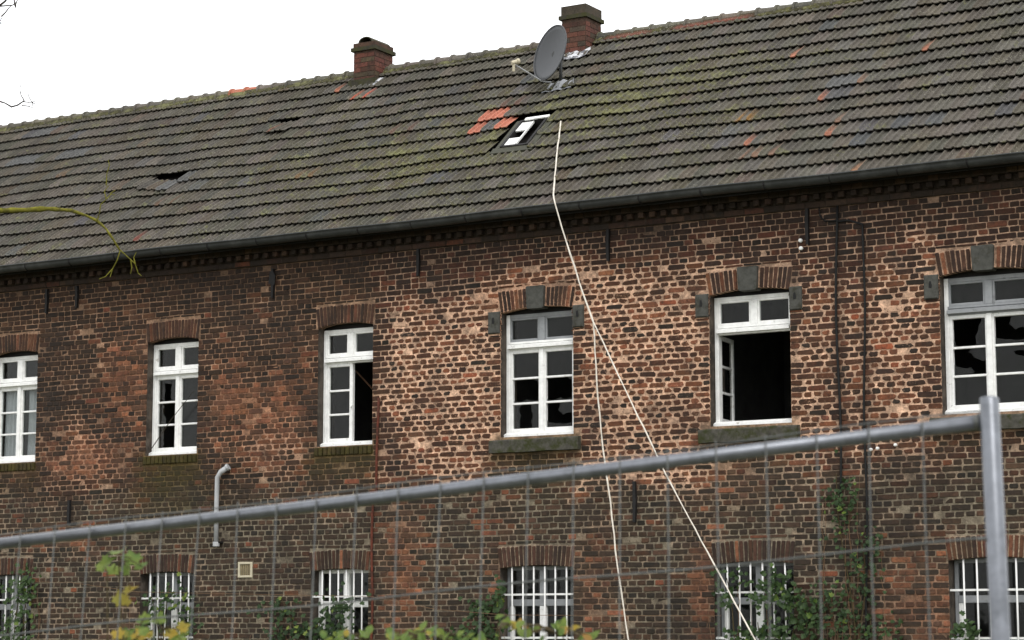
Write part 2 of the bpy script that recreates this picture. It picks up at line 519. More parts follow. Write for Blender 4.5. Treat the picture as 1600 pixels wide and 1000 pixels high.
bw = MB(); bw.box((HX0, DEP-.3, 0), (HX1, DEP, 6.62)); bw.c = [(.09, .06, .045, 0)]*len(bw.v)
mk("rear_wall", bw, M_MORTAR, HOUSE)
for xx in (HX0, HX1):
    e = MB(); s = .3 if xx < 0 else -.3
    poly = [(0, 0), (DEP, 0), (DEP, 6.6), (DEP/2, 9.5), (0, 6.6)]
    vs = [(xx, y, z) for y, z in poly]+[(xx+s, y, z) for y, z in poly]
    e.add(vs, [(0, 1, 2, 3, 4), (9, 8, 7, 6, 5)]+[(i, i+5, (i+1) % 5+5, (i+1) % 5) for i in range(5)])
    e.c = [(.09, .06, .045, 0)]*len(e.v)
    mk("gable_wall", e, M_MORTAR, HOUSE)
for zf in (3.05, 6.5):
    f = MB(); f.box((HX0+.31, T+.005, zf), (HX1-.31, DEP-.31, zf+.2)); mk("floor_slab", f, M_DARK, HOUSE)
for xx in (-6.8, -4.0, -1.1, 1.8, 4.6, 7.5):
    for (za, zb) in ((.02, 3.04), (3.26, 6.49)):
        f = MB(); f.box((xx-.06, T+.01, za), (xx+.06, 3.9, zb)); mk("room_partition", f, M_DARK, HOUSE)
f = MB(); f.box((HX0+.31, 3.91, .02), (HX1-.31, 4.05, 6.49)); mk("corridor_wall", f, M_DARK, HOUSE)

# ------------------------------------------------------------------ bricks
def brick_into(mb, quad, yf, col, mcol, edge, mid, jit, cut):
    """quad: 4 (x,z) corners ccw from -y; a worn brick face with broken arrises"""
    q = [np.array(p) for p in quad]
    out = []
    for i in range(4):
        p, a, b = q[i], q[i-1], q[(i+1) % 4]
        da = (a-p)/np.linalg.norm(a-p); db = (b-p)/np.linalg.norm(b-p)
        k1 = cut*random.uniform(.5, 1.5); k2 = cut*random.uniform(.5, 1.5)
        out.append(p+da*k1+np.array([random.uniform(-jit, jit), random.uniform(-jit, jit)]))
        out.append(p+db*k2+np.array([random.uniform(-jit, jit), random.uniform(-jit, jit)]))
    c = sum(out)/8
    vs = [(p[0], .008, p[1]) for p in out]
    vs += [(p[0], yf+.005, p[1]) for p in out]
    sh = []
    for p in out:
        d = p-c; L = np.linalg.norm(d)
        sh.append(c+d*(1-.009/L))
    ty = [random.uniform(-.0015, .0015) for _ in range(2)]
    vs += [(p[0], yf+ty[0]*(p[0]-c[0])*8+ty[1]*(p[1]-c[1])*20, p[1]) for p in sh]
    fs = [(i, (i+1) % 8, (i+1) % 8+8, i+8) for i in range(8)]
    fs += [(i+8, (i+1) % 8+8, (i+1) % 8+16, i+16) for i in range(8)]
    fs += [tuple(range(16, 24))]
    mb.add(vs, fs, [(*col, edge)]*16+[(*col, mid)]*8, (*mcol, 1))

def pick(pal):
    r = random.random()*sum(w for w, _ in pal)
    for w, c in pal:
        r -= w
        if r <= 0: break
    k = random.uniform(.8, 1.15)
    return np.array(A(*c))*k*np.array([random.uniform(.95, 1.06), 1, random.uniform(.93, 1.06)])
PAL_TOP = [(5, (62, 45, 38)), (3, (78, 52, 41)), (1.3, (98, 60, 45)), (.35, (116, 72, 56)), (.6, (48, 41, 36))]
PAL_PALE = [(4.2, (78, 52, 39)), (3.5, (104, 67, 48)), (1.8, (130, 81, 58)), (.12, (158, 88, 62)), (.8, (50, 43, 38))]
PAL_LEFT = [(4, (62, 48, 39)), (3, (76, 56, 44)), (1.2, (98, 69, 52)), (.05, (140, 82, 62)), (.8, (47, 39, 34))]
PAL_LOW = [(4, (63, 53, 44)), (3, (72, 58, 47)), (1.2, (90, 68, 54)), (.10, (138, 84, 62)), (.8, (50, 46, 40))]  # greyer bricks, darkened too for the dimmer ambient light low down
PAL_ORG = [(3, (124, 82, 60)), (1.5, (148, 97, 71)), (3, (102, 71, 54)), (1.5, (78, 58, 46))]

EXCL = [(a, b, UZ0, UZC) for a, b in UPW]+[(a, b, LZ0, LZC) for a, b in LOW]
EXCL += [(a-.03, b+.03, UZS, UZT+.02) for a, b in UPW]+[(a-.02, b+.02, LZS, LZT+.01) for a, b in LOW]
STONES = []
for i, (a, b) in enumerate(UPW):
    if i < 3:
        EXCL.append((a-.04, b+.02, UZ0-.125, UZ0))
    else:
        EXCL.append((a-.14, b+.11, 3.76, UZ0))
        STONES.append((a-.17, a-.005, 5.25, 5.52)); STONES.append((b+.003, b+.155, 5.25, 5.52))
EXCL += STONES
EXCL.append((-4.16, -3.91, 2.31, 2.53))        # air vent
COURSE = .0695
brick_items = []
ncourse = int(WALL_TOP/COURSE)
for k in range(ncourse):
    z0 = k*COURSE; z1 = z0+COURSE
    cuts = []; part = []
    for (a, b, c, d) in EXCL:
        ov = min(z1, d)-max(z0, c)
        if ov > .08*COURSE:
            cuts.append((a, b))
            if z0 < d < z1 and z1-d > .026: part.append((a, b, d+.002, z1))
            elif z0 < c < z1 and c-z0 > .026: part.append((a, b, z0, c-.002))
    cuts.sort()
    segs = []; p = BX0
    for a, b in cuts:
        if a > p: segs.append((p, a))
        p = max(p, b)
    if p < BX1: segs.append((p, BX1))
    full = list(cuts)
    for (a, b, za, zb) in part:
        if any((c0, c1) != (a, b) and c0 < b and c1 > a for c0, c1 in full): continue
        x = a
        while x < b-.03:
            w_ = min(random.choice((.118, .118, .236)), b-x)
            if b-x-w_ < .05: w_ = b-x
            brick_items.append((x, x+w_, za, zb, x == a, x+w_ >= b)); x += w_
    step = .118 if k % 2 else .236
    off = .059 if k % 2 else (.0 if k % 4 == 0 else .118)
    off += random.uniform(-.02, .02)
    for (sa, sb) in segs:
        x = math.floor((sa-off)/step)*step+off
        edges = [sa]
        while x < sb:
            if x-sa > .05 and sb-x > .05: edges.append(x)
            if step > .2 and random.random() < .16 and x+.118-sa > .05 and sb-x-.118 > .05: edges.append(x+.118)
            x += step*random.uniform(.985, 1.015)
        edges.append(sb)
        for i in range(len(edges)-1):
            brick_items.append((edges[i], edges[i+1], z0, z1, sa == edges[i], sb == edges[i+1]))
bi = np.array([b[:4] for b in brick_items])
bc = np.stack([(bi[:, 0]+bi[:, 1])/2, (bi[:, 2]+bi[:, 3])/2], 1)
bz = zones(bc[:, 0], bc[:, 1])
bm = mortar_col(bc[:, 0], bc[:, 1], bz)
# the 300 bricks that show largest
area = []
for i, (xa, xb, za, zb, _, _) in enumerate(brick_items):
    pc = (bc[i, 0], 0, bc[i, 1])
    u, v = project(pc)
    vis = 8 < u < 1592 and 8 < v < 992
    railv = 657+(1545-u)*.1215
    if vis and (abs(v-railv) < 26 or (abs(u-1556) < 40 and v > 600)): vis = False
    area.append(((xb-xa)*COURSE/depth_of(pc)**2) if vis else 0)
single = set(np.argsort(-np.array(area))[:300].tolist())
rest = MB(); joined_n = 0
wob = lambda x, k: .004*math.sin(x*1.1+k*.3)+.003*math.sin(x*3.7+k)
for i, (xa, xb, za, zb, la, lb) in enumerate(brick_items):
    g_ = {q: float(bz[q][i]) for q in bz}
    pale = min(1, g_['pale'])
    jt = .0125+.004*g_['low']+.0055*pale+random.uniform(-.002, .004)
    thin = (zb-za) < COURSE*.9
    jv = .0108+.004*g_['low']+.0045*pale+random.uniform(-.002, .003)
    r = random.random()
    if random.random() < g_['orange']*.95: col = pick(PAL_ORG)
    elif random.random() < pale: col = pick(PAL_PALE)
    elif random.random() < g_['low']: col = pick(PAL_LOW)
    elif random.random() < g_['left']: col = pick(PAL_LEFT)
    else: col = pick(PAL_TOP)
    if pale < .35 and g_['orange'] < .3: col = col*(.74 if not g_['low'] > .5 else .88)
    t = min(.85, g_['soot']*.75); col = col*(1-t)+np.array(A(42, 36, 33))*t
    t = g_['moss']*.5; col = col*(1-t)+np.array(A(66, 62, 26))*t
    ha = 0 if la else jt/2; hb = 0 if lb else jt/2
    s = random.uniform(-.003, .003)*(1+pale)
    k = int(za/COURSE+.5)
    if thin: jv = min(jv, .012)
    quad = [(xa+ha, za+jv/2+s+wob(xa, k)), (xb-hb, za+jv/2+s+wob(xb, k)), (xb-hb, zb-jv/2+s+wob(xb, k)), (xa+ha, zb-jv/2+s+wob(xa, k))]
    edge = .22+.48*pale+.1*g_['low']; mid = -.08+.24*pale+.08*g_['low']+random.uniform(-.1, .1)
    if random.random() < .005: edge, mid = .9, .75
    yf = -(.006+.003*pale+random.uniform(-.002, .004))
    if random.random() < .03: yf += .008; col = col*.6
    dst = MB() if i in single else rest
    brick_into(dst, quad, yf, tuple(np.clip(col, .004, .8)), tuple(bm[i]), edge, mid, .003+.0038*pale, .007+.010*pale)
    if i in single:
        mk("brick", dst, M_BRICK, WALL)
mk("brickwork", rest, M_BRICK, WALL, kind="stuff")

# ------------------------------------------------------------------ window arches, keystones, sills
def arch(x0, x1, zs_, zc, zt, n, key, tone):
    xc = (x0+x1)/2; hw = (x1-x0)/2
    bot = lambda u: zs_+(zc-zs_)*(1-u*u)
    top = lambda u: zt-.02+.02*(1-u*u)
    fl = .035 if not key else .045
    body = MB(); N = 14
    poly = [(xc+hw*(-1+2*i/N), bot(-1+2*i/N)) for i in range(N+1)]+[(xc+(hw+fl)*(1-2*i/N), top(1-2*i/N)) for i in range(N+1)]
    body.prism(poly, -.004, .092)
    cc = mortar_col(np.array([xc]), np.array([zt+.05]))[0]*1.15
    body.c = [(*cc, 1)]*len(body.v)
    P = mk("window_arch", body, M_MORTAR, HOUSE)
    kw = .125/hw
    for i in range(n):
        ua = -1+2*i/n; ub = -1+2*(i+1)/n
        if key and ua < kw-.02 and ub > -kw+.02: continue
        g_ = .0068/hw*random.uniform(.7, 1.3)
        ua += g_; ub -= g_
        dz = random.uniform(-.008, .006)
        quad = [(xc+hw*ua, bot(ua)-.001), (xc+hw*ub, bot(ub)-.001), (xc+(hw+fl)*ub, top(ub)-.006+dz), (xc+(hw+fl)*ua, top(ua)-.006+dz)]
        col = pick(PAL_ORG if random.random() < tone[1] else [(3, (62, 46, 39)), (2, (80, 56, 45)), (1, (100, 64, 48))])
        b = MB()
        z_ = zones(np.array([xc+hw*ua]), np.array([zt]))
        brick_into(b, quad, -.013+random.uniform(-.003, .003), tuple(col), tuple(cc), .15+.5*tone[0], -.15+.35*tone[0], .002, .006)
        for q in range(8): b.v[q] = (b.v[q][0], .085, b.v[q][2])      # full depth soffit
        mk("brick", b, M_BRICK, P)
    if key:
        ks = MB()
        k1 = .115; k2 = .128
        ks.prism([(xc-k1+.01, zs_+.02), (xc+k1-.01, zs_+.02), (xc+k1, zs_+.035), (xc+k2, zt+.0), (xc+k2-.012, zt+.012), (xc-k2+.012, zt+.012), (xc-k2, zt), (xc-k1, zs_+.035)], -.05, .088)
        mk("keystone", ks, M_STONE, P)
TONES = [(.1, .15), (.15, .0), (.35, .05), (.95, .55), (.25, .05), (.55, .5)]
for i, (a, b) in enumerate(UPW):
    arch(a, b, UZS, UZC, UZT, 17 if i < 3 else 19, i >= 3, TONES[i])
LT = [(.2, .1), (.15, .05), (.2, .1), (.3, .05), (.45, .15), (.5, .45)]
for i, (a, b) in enumerate(LOW):
    arch(a, b, LZS, LZC, LZT, 16 if i < 3 else 18, False, LT[i])
for (a, b, c, d) in STONES:
    s = MB(); s.bbox((a, -.035, c), (b, .085, d), .012)
    P = mk("hinge_stone", s, M_STONE, HOUSE)
    h = MB(); xm = (a+b)/2-.005; zm = (c+d)/2+.02
    h.prism([(xm-.018, zm-.03), (xm+.014, zm-.035), (xm+.02, zm), (xm+.008, zm+.045), (xm-.012, zm+.04)], -.0375, -.02)
    mk("hinge_hole_patch", h, M_CABLE, P)  # black patch on the face paints the darkness of a hole
for i, (a, b) in enumerate(UPW):
    if i >= 3:
        s = MB(); x0, x1 = a-.125, b+.10
        n = 9; vs = []
        for j in range(n+1):
            x = x0+(x1-x0)*j/n
            jz = random.uniform(-.008, .005); jy = random.uniform(-.006, .006)
            vs += [(x, .12, 3.955), (x, -.07+jy, 3.935+jz), (x, -.085+jy, 3.92+jz), (x, -.08+jy, 3.78+jz*.6), (x, .06, 3.775)]
        fs = []
        for j in range(n):
            o = j*5
            for q in range(4): fs.append((o+q, o+q+1, o+q+6, o+q+5))
        fs += [(4, 3, 2, 1, 0), tuple(n*5+q for q in range(5))]
        s.add(vs, fs)
        mk("stone_sill", s, M_SILLSTONE, HOUSE)
    else:
        body = MB(); body.box((a-.035, -.006, UZ0-.12), (b+.015, .05, UZ0-.012))
        cc = A(70, 64, 34); body.c = [(*cc, 1)]*len(body.v)
        P = mk("brick_sill", body, M_MORTAR, HOUSE)
        n = 13
        for j in range(n):
            xa = a-.03+(b-a+.04)*j/n+.006; xb = a-.03+(b-a+.04)*(j+1)/n-.006
            m = MB()
            brick_into(m, [(xa, UZ0-.118), (xb, UZ0-.118), (xb, UZ0-.015), (xa, UZ0-.015)], -.03+random.uniform(-.006, .006),
                       tuple(np.array(A(66, 60, 27))*random.uniform(.7, 1.2)), cc, .1, -.1, .002, .006)
            mk("brick", m, M_BRICK, P)

# ------------------------------------------------------------------ windows
YF = .13                                         # plane of the joinery
def bar(a, b, mat, parent, name, w=.005):
    m = MB(); m.bbox(a, b, w); return mk(name, m, mat, parent)
def jag(poly):
    out = []
    on = lambda p: p[0] in (0, 1) or p[1] in (0, 1)
    for p, q in zip(poly, poly[1:]+poly[:1]):
        out.append(p)
        if on(p) and on(q) and (p[0] == q[0] or p[1] == q[1]): continue
        L_e = math.hypot(q[0]-p[0], q[1]-p[1]); n = max(1, int(L_e/.11))
        for i in range(1, n):
            t = i/n; j = .035*(1 if i % 2 else -1)*random.uniform(.3, 1)
            nx, ny = -(q[1]-p[1])/L_e, (q[0]-p[0])/L_e
            out.append((min(1, max(0, p[0]+(q[0]-p[0])*t+nx*j)), min(1, max(0, p[1]+(q[1]-p[1])*t+ny*j))))
    return out
def pane(x0, x1, z0, z1, parent, y=YF+.028, shards=None):
    for s in (shards or [[(0, 0), (1, 0), (1, 1), (0, 1)]]):
        m = MB()
        m.prism([(x0+(x1-x0)*u, z0+(z1-z0)*v) for u, v in (jag(s) if shards else s)], y, y+.004)
        mk("glass_shard" if shards else "pane", m, M_GLASS, parent)

SH_A = [[(0, 0), (.28, 0), (.22, .3), (.30, .55), (.2, .8), (.3, 1), (0, 1)], [(.7, 0), (1, 0), (1, 1), (.62, 1), (.74, .6), (.66, .3)]]
SH_B = [[(0, 0), (.42, 0), (.38, .35), (.22, .62), (.30, .85), (.18, 1), (0, 1)]]
SH_C = [[(0, 0), (.3, 0), (.26, 1), (0, 1)]]
SH_D = [[(0, 0), (1, 0), (1, .12), (.8, .06), (.5, .14), (.25, .05), (0, .1)], [(.85, .9), (1, .86), (1, 1), (.8, 1)]]
SH_E = [[(0, 0), (.34, 0), (.30, .3), (.36, .55), (.3, .8), (.36, 1), (0, 1)], [(.68, 0), (1, 0), (1, 1), (.66, 1), (.72, .8), (.64, .5)], [(.34, .82), (.68, .82), (.66, 1), (.36, 1)]]
SH_F = [[(.72, 0), (1, 0), (1, 1), (.85, 1), (.78, .6), (.66, .35)], [(0, 0), (.08, 0), (.05, .2), (0, .3)]]
SH_G = [[(0, 0), (.5, 0), (.62, .12), (.5, .3), (.25, .28), (0, .42)], [(.7, .6), (.9, .5), (1, .62), (1, 1), (.55, 1), (.45, .85)]]
SH_H = [[(.5, 1), (.42, .7), (.6, .5), (1, .62), (1, 1)], [(0, 0), (.2, 0), (.9, .04), (1, 0), (1, .2), (.7, .12), (.1, .2), (0, .3)]]
SH_I = [[(0, 0), (1, 0), (1, .62), (.8, .6), (.6, .66), (.55, .78), (.8, .8), (1, .86), (1, 1), (0, 1)]]

def window(i, opn_l=False, opn_r=False, shards={}, toppaint=None, curtains=False):
    x0, x1 = UPW[i]
    z0, z1 = UZ0+.003, UZS-.015
    zt = 5.045 if i != 5 else 5.07               # underside of the transom
    tt = .10
    P_mat = M_WHITE
    fr = MB()
    fw = .055
    fr.bbox((x0+.006, YF-.012, z0), (x0+fw, YF+.06, z1), .005)
    fr.bbox((x1-fw, YF-.012, z0), (x1-.006, YF+.06, z1), .005)
    fr.bbox((x0+fw, YF-.012, z0), (x1-fw, YF+.06, z0+.05), .005)
    W = mk("window", fr, P_mat, HOUSE)
    tm = toppaint or P_mat
    bar((x0+fw, YF-.006, z1-.05), (x1-fw, YF+.055, z1), tm, W, "window_head")
    bar((x0+.003, YF+.01, z1+.002), (x1-.003, YF+.055, UZC+.03), M_IRON, W, "head_gap_shade")  # near-black strip paints the shaded gap above the window head
    # weather board, transom
    m = MB()
    xa, xb = x0+.004, x1-.004
    m.add([(xa, YF-.065, z0-.012), (xb, YF-.065, z0-.012), (xb, YF-.065, z0+.032), (xa, YF-.065, z0+.032),
           (xa, YF-.012, z0+.058), (xb, YF-.012, z0+.058), (xb, YF-.013, z0-.012), (xa, YF-.013, z0-.012)],
          [(0, 1, 2, 3), (3, 2, 5, 4), (0, 7, 6, 1), (0, 3, 4, 7), (1, 6, 5, 2), (4, 5, 6, 7)])
    mk("weather_board", m, P_mat, W)
    tr = MB()
    prof = [(YF+.05, zt-.004), (YF-.012, zt-.004), (YF-.012, zt+.012), (YF-.06, zt+.016), (YF-.06, zt+.052), (YF-.02, zt+.066), (YF-.004, zt+.072), (YF-.02, zt+.076), (YF-.02, zt+tt), (YF+.05, zt+tt)]; NP = len(prof)
    vs = [(x0+.05, y, z) for y, z in prof]+[(x1-.05, y, z) for y, z in prof]
    tr.add(vs, [tuple(range(NP-1, -1, -1)), tuple(range(NP, 2*NP))]+[(q, (q+1) % NP, (q+1) % NP+NP, q+NP) for q in range(NP)])
    mk("transom", tr, M_GREYPAINT if i == 5 else P_mat, W)
    xc = (x0+x1)/2
    # fanlights
    mw = .045
    bar((xc-mw, YF-.014, zt+tt), (xc+mw, YF+.05, z1-.05), tm, W, "mullion")
    for (a, b) in ((x0+fw, xc-mw), (xc+mw, x1-fw)):
        s = MB(); k = .022
        s.bbox((a, YF-.002, zt+tt), (a+k, YF+.05, z1-.05)); s.bbox((b-k, YF-.002, zt+tt), (b, YF+.05, z1-.05))
        s.bbox((a+k, YF-.002, zt+tt), (b-k, YF+.05, zt+tt+k+.012)); s.bbox((a+k, YF-.002, z1-.05-k), (b-k, YF+.05, z1-.05))
        mk("sash", s, tm, W)
        pane(a+k, b-k, zt+tt+k, z1-.05-k, W)
    # casements
    zb, ze = z0+.05, zt
    def sash(a, b, side, shd):
        k = .036; kin = .05
        ka, kb = (k, kin) if side == 0 else (kin, k)
        s = MB()
        s.bbox((a, YF-.004, zb), (a+ka, YF+.045, ze)); s.bbox((b-kb, YF-.004, zb), (b, YF+.045, ze))
        s.bbox((a+ka, YF-.004, zb), (b-kb, YF+.045, zb+.055)); s.bbox((a+ka, YF-.004, ze-.045), (b-kb, YF+.045, ze))
        mk("sash", s, P_mat, W)
        h = (ze-.045-zb-.055)
        for r in range(3):
            pa = zb+.055+h*r/3; pb = zb+.055+h*(r+1)/3
            pane(a+ka, b-kb, pa+(.012 if r else 0), pb-(.012 if r < 2 else 0), W, shards=shd.get(r))
            if r:
                bar((a+ka, YF+.003, pa-.013), (b-kb, YF+.035, pa+.013), P_mat, W, "muntin", .004)
    def open_sash(hx, ang, width, sgn, shd):
        """casement swung into the room about the jamb at hx"""
        ca, sa = math.cos(ang), math.sin(ang)
        def place(mb):
            mb.v = [(hx+sgn*(p[0]*ca-0)-sgn*(p[1])*sa*1.0, YF+.05+p[0]*sa+p[1]*ca, p[2]) for p in mb.v]
            return mb
        s = MB()
        s.box((0, 0, zb), (.04, .045, ze)); s.box((width-.045, 0, zb), (width, .045, ze))
        s.box((.04, 0, zb), (width-.045, .045, zb+.055)); s.box((.04, 0, ze-.045), (width-.045, .045, ze))
        mk("sash", place(s), P_mat, W, label="white casement swung open into the dark room")
        h = ze-.045-zb-.055
        for r in range(3):
            pa = zb+.055+h*r/3; pb = zb+.055+h*(r+1)/3
            for sh in (shd.get(r) or [[(0, 0), (1, 0), (1, 1), (0, 1)]]):
                g_ = MB()
                g_.prism([(.04+(width-.085)*u, pa+(pb-pa)*v) for u, v in sh], .02, .024)
                mk("glass_shard" if shd.get(r) else "pane", place(g_), M_GLASS, W)
            if r:
                m_ = MB(); m_.box((.04, .008, pa-.013), (width-.045, .04, pa+.013)); mk("muntin", place(m_), P_mat, W)
    wid = (x1-x0)/2-fw
    if opn_l: open_sash(x0+fw, rad(96), wid, 1, shards.get('l', {}))
    else: sash(x0+fw, xc-.002 if not opn_r else xc+.03, 0, shards.get('l', {}))
    if opn_r: open_sash(x1-fw, rad(96), wid, -1, shards.get('r', {}))
    else: sash(xc+.002, x1-fw, 1, shards.get('r', {}))
    if not opn_l and not opn_r:
        bar((xc-.032, YF-.024, zb+.002), (xc+.032, YF-.004, ze-.002), P_mat, W, "cover_strip")
    if opn_r and not opn_l:
        h = MB(); h.tube([(xc+.02, YF-.005, 4.47), (xc+.03, YF-.04, 4.47), (xc+.075, YF-.045, 4.50)], [.009, .009, .007], 6)
        mk("handle", h, M_WHITE, W)
    return W
window(0)
window(1, shards={'l': {2: SH_E, 1: SH_B, 0: SH_C}})
window(2, opn_r=True)
window(3, toppaint=M_GREYPAINT, shards={'l': {1: SH_D, 0: SH_A}, 'r': {1: SH_D, 0: SH_H}})
window(4, opn_l=True, opn_r=True, shards={'l': {1: SH_A}})
window(5, toppaint=M_GREYPAINT, shards={'l': {2: SH_F, 1: SH_G}, 'r': {2: SH_H, 1: SH_I}})

# curtains behind the leftmost upper window
def curtain(x0, x1, label):
    z0, z1 = 4.02, 5.04
    m = MB(); nx, nzz = 40, 6
    for j in range(nzz+1):
        for i in range(nx+1):
            t = i/nx
            y = .245+.02*math.sin(t*34+.3*math.sin(j*.6))+.012*math.sin(t*13+j*.2)
            m.v.append((x0+(x1-x0)*t, y, z0+(z1-z0)*j/nzz))
    for j in range(nzz):
        for i in range(nx):
            a = j*(nx+1)+i; m.f.append((a, a+1, a+nx+2, a+nx+1))
    o = mk("curtain", m, M_CURTAIN, smooth=True)
    o["label"] = label; o["category"] = "curtain"; o["group"] = "curtains in the leftmost upper window"
curtain(-8.56, -8.22, "grey-white net curtain in the left casement of the leftmost upper window")
curtain(-8.12, -7.78, "grey-white net curtain in the right casement of the leftmost upper window")

# lower windows: plain casements behind white iron bars
for i, (x0, x1) in enumerate(LOW):
    z0, z1 = LZ0, LZC-.005
    y = .16
    fr = MB(); fw = .05
    fr.bbox((x0+.006, y, z0), (x0+fw, y+.06, z1)); fr.bbox((x1-fw, y, z0), (x1-.006, y+.06, z1))
    fr.bbox((x0+fw, y, z0), (x1-fw, y+.06, z0+.06)); fr.bbox((x0+fw, y, z1-.05), (x1-fw, y+.06, z1))
    mt = (M_GREYPAINT, M_GREYPAINT, M_WHITE, M_GREYPAINT, M_GREYPAINT, M_GREYPAINT)[i]
    W = mk("window", fr, mt, HOUSE)
    xc = (x0+x1)/2
    bar((x0+fw, y-.01, 1.93), (x1-fw, y+.05, 2.01), M_GREYPAINT if i != 2 else M_WHITE, W, "transom")
    bar((xc-.045, y-.008, 2.01), (xc+.045, y+.05, z1-.05), mt, W, "mullion")
    bar((xc-.045, y-.008, z0+.06), (xc+.045, y+.05, 1.93), M_WHITE, W, "mullion")
    bar((x0+fw, y-.003, z0+.06), (x0+fw+.05, y+.045, 1.93), M_WHITE, W, "sash_stile")
    for (a, b) in ((x0+fw, xc-.045), (xc+.045, x1-fw)):
        pane(a, b, 2.01, z1-.05, W, y+.03); pane(a+(.05 if a < xc-.1 else 0), b, z0+.06, 1.93, W, y+.03)
    gr = MB(); yb = .035
    gr.box((x0-.02, yb-.004, 2.055), (x1+.02, yb+.004, 2.078))
    GR = mk("window_grille", gr, M_BARS, HOUSE)
    m = MB(); m.box((x0-.02, yb-.004, 1.54), (x1+.02, yb+.004, 1.565)); mk("cross_bar", m, M_BARS, GR)
    nb = 6
    for j in range(nb):
        xb = x0+.16+(x1-x0-.27)*j/(nb-1)+random.uniform(-.006, .006)
        m = MB(); m.tube([(xb, yb-.012, 1.0), (xb+random.uniform(-.004, .004), yb-.012, 1.7), (xb, yb-.012, 2.40)], .0105, 8)
        mk("bar", m, M_BARS, GR, smooth=True)

# ------------------------------------------------------------------ cornice, gutter, roof
RA = rad(40)
EY, EZ = -.30, 6.693
RL = 4.76
def R(x, s, h=0.0):
    h += (.020*math.sin(.75*x+.6*s)+.010*math.sin(2.3*x-1.7*s)+.006*math.sin(5.1*x+2.9*s))*max(0., math.sin(math.pi*min(max(s/RL, 0), 1)))
    return (x, EY+s*math.cos(RA)-h*math.sin(RA), EZ+s*math.sin(RA)+h*math.cos(RA))
def roof_at(px, py):
    n = np.array([0, -math.sin(RA), math.cos(RA)]); e = np.array([0, EY, EZ])
    r = ray(px, py); P = CAM+r*((n @ (e-CAM))/(n @ r))
    return P[0], math.hypot(P[1]-EY, P[2]-EZ)

cor = MB()
cor.box((HX0, -.035, 6.40), (HX1, .3, 6.475)); cor.box((HX0, -.05, 6.475), (HX1, .3, 6.55)); cor.box((HX0, -.125, 6.55), (HX1, .3, 6.68))
cor.c = [(*A(54, 46, 39), 1)]*len(cor.v)
COR = mk("cornice", cor, M_MORTAR, HOUSE)
CC = A(84, 70, 59)
for (row, za, zb, yf, step, fill) in ((0, 6.406, 6.470, -.041, .256, 1), (1, 6.481, 6.546, -.118, .150, .55), (2, 6.556, 6.617, -.132, .128, 1)):
    x = BX0+row*.05
    stuff = MB(); items = []
    while x < BX1:
        w = step*fill-.010
        items.append((x, x+w)); x += step
    cand = sorted(range(len(items)), key=lambda q: depth_of((items[q][0], 0, za)) if 5 < project((items[q][0], 0, za))[0] < 1595 else 99)
    one = set(cand[:90]) if row == 1 else (set(cand[:60]) if row == 0 else set())
    for q, (xa, xb) in enumerate(items):
        col = pick([(3, (52, 43, 37)), (2, (64, 50, 42)), (.8, (82, 64, 53))])
        if row == 0 and random.random() < .25: col = pick(PAL_TOP)
        dst = MB() if q in one else stuff
        brick_into(dst, [(xa, za), (xb, za), (xb, zb), (xa, zb)], yf+random.uniform(-.003, .003), tuple(col), CC, .15, -.1, .002, .005)
        if q in one:
            mk("cornice_brick", dst, M_BRICK, COR)
    if stuff.v: mk("cornice_brickwork", stuff, M_BRICK, COR, kind="stuff")
sof = MB(); sof.box((HX0, -.31, 6.62), (HX1, -.133, 6.645)); mk("soffit_board", sof, M_IRON, HOUSE)
fas = MB(); fas.box((HX0, -.325, 6.58), (HX1, -.312, 6.68)); mk("fascia_board", fas, M_IRON, HOUSE)

gut = MB()
GY, GZ, GR_ = -.405, 6.672, .076
xsn = list(np.linspace(HX0, HX1, 60)); n = 10
prof = [(GY-GR_*math.cos(math.pi*k/n), GZ-GR_*1.05*math.sin(math.pi*k/n)) for k in range(n+1)]
prof_in = [(GY-(GR_-.006)*math.cos(math.pi*k/n), GZ-(GR_-.006)*1.05*math.sin(math.pi*k/n)) for k in range(n+1)]
lip = [(GY-GR_-.010, GZ+.004), (GY-GR_-.008, GZ+.018), (GY-GR_+.006, GZ+.016)]
loop = prof[::-1]+lip+prof_in
for x in xsn:
    sag = .006*math.sin(x*.9)+.004*math.sin(x*2.3+1)
    gut.v += [(x, y, z+sag) for y, z in loop]
L = len(loop)
for i in range(len(xsn)-1):
    for q in range(L):
        gut.f.append((i*L+q, i*L+(q+1) % L, (i+1)*L+(q+1) % L, (i+1)*L+q))
GUT = mk("gutter", gut, M_ZINC, HOUSE, smooth=True)
for x in np.arange(BX0, BX1, .8):
    m = MB(); m.tube([(x, GY-GR_*math.cos(a)*1.05, GZ-GR_*1.12*math.sin(a)) for a in np.linspace(0, math.pi, 9)], .008, 6)
    mk("gutter_bracket", m, M_IRON, GUT)

deck = MB()
deck.add([R(HX0, -.02, -.05), R(HX1, -.02, -.05), R(HX1, RL, -.05), R(HX0, RL, -.05)], [(0, 1, 2, 3)])
RY, RZ = R(0, RL)[1:]
deck.add([(HX0, RY, RZ-.05), (HX1, RY, RZ-.05), (HX1, 2*RY+.3, EZ), (HX0, 2*RY+.3, EZ)], [(0, 1, 2, 3)])
ROOF = mk("roof", deck, M_FELT, HOUSE)

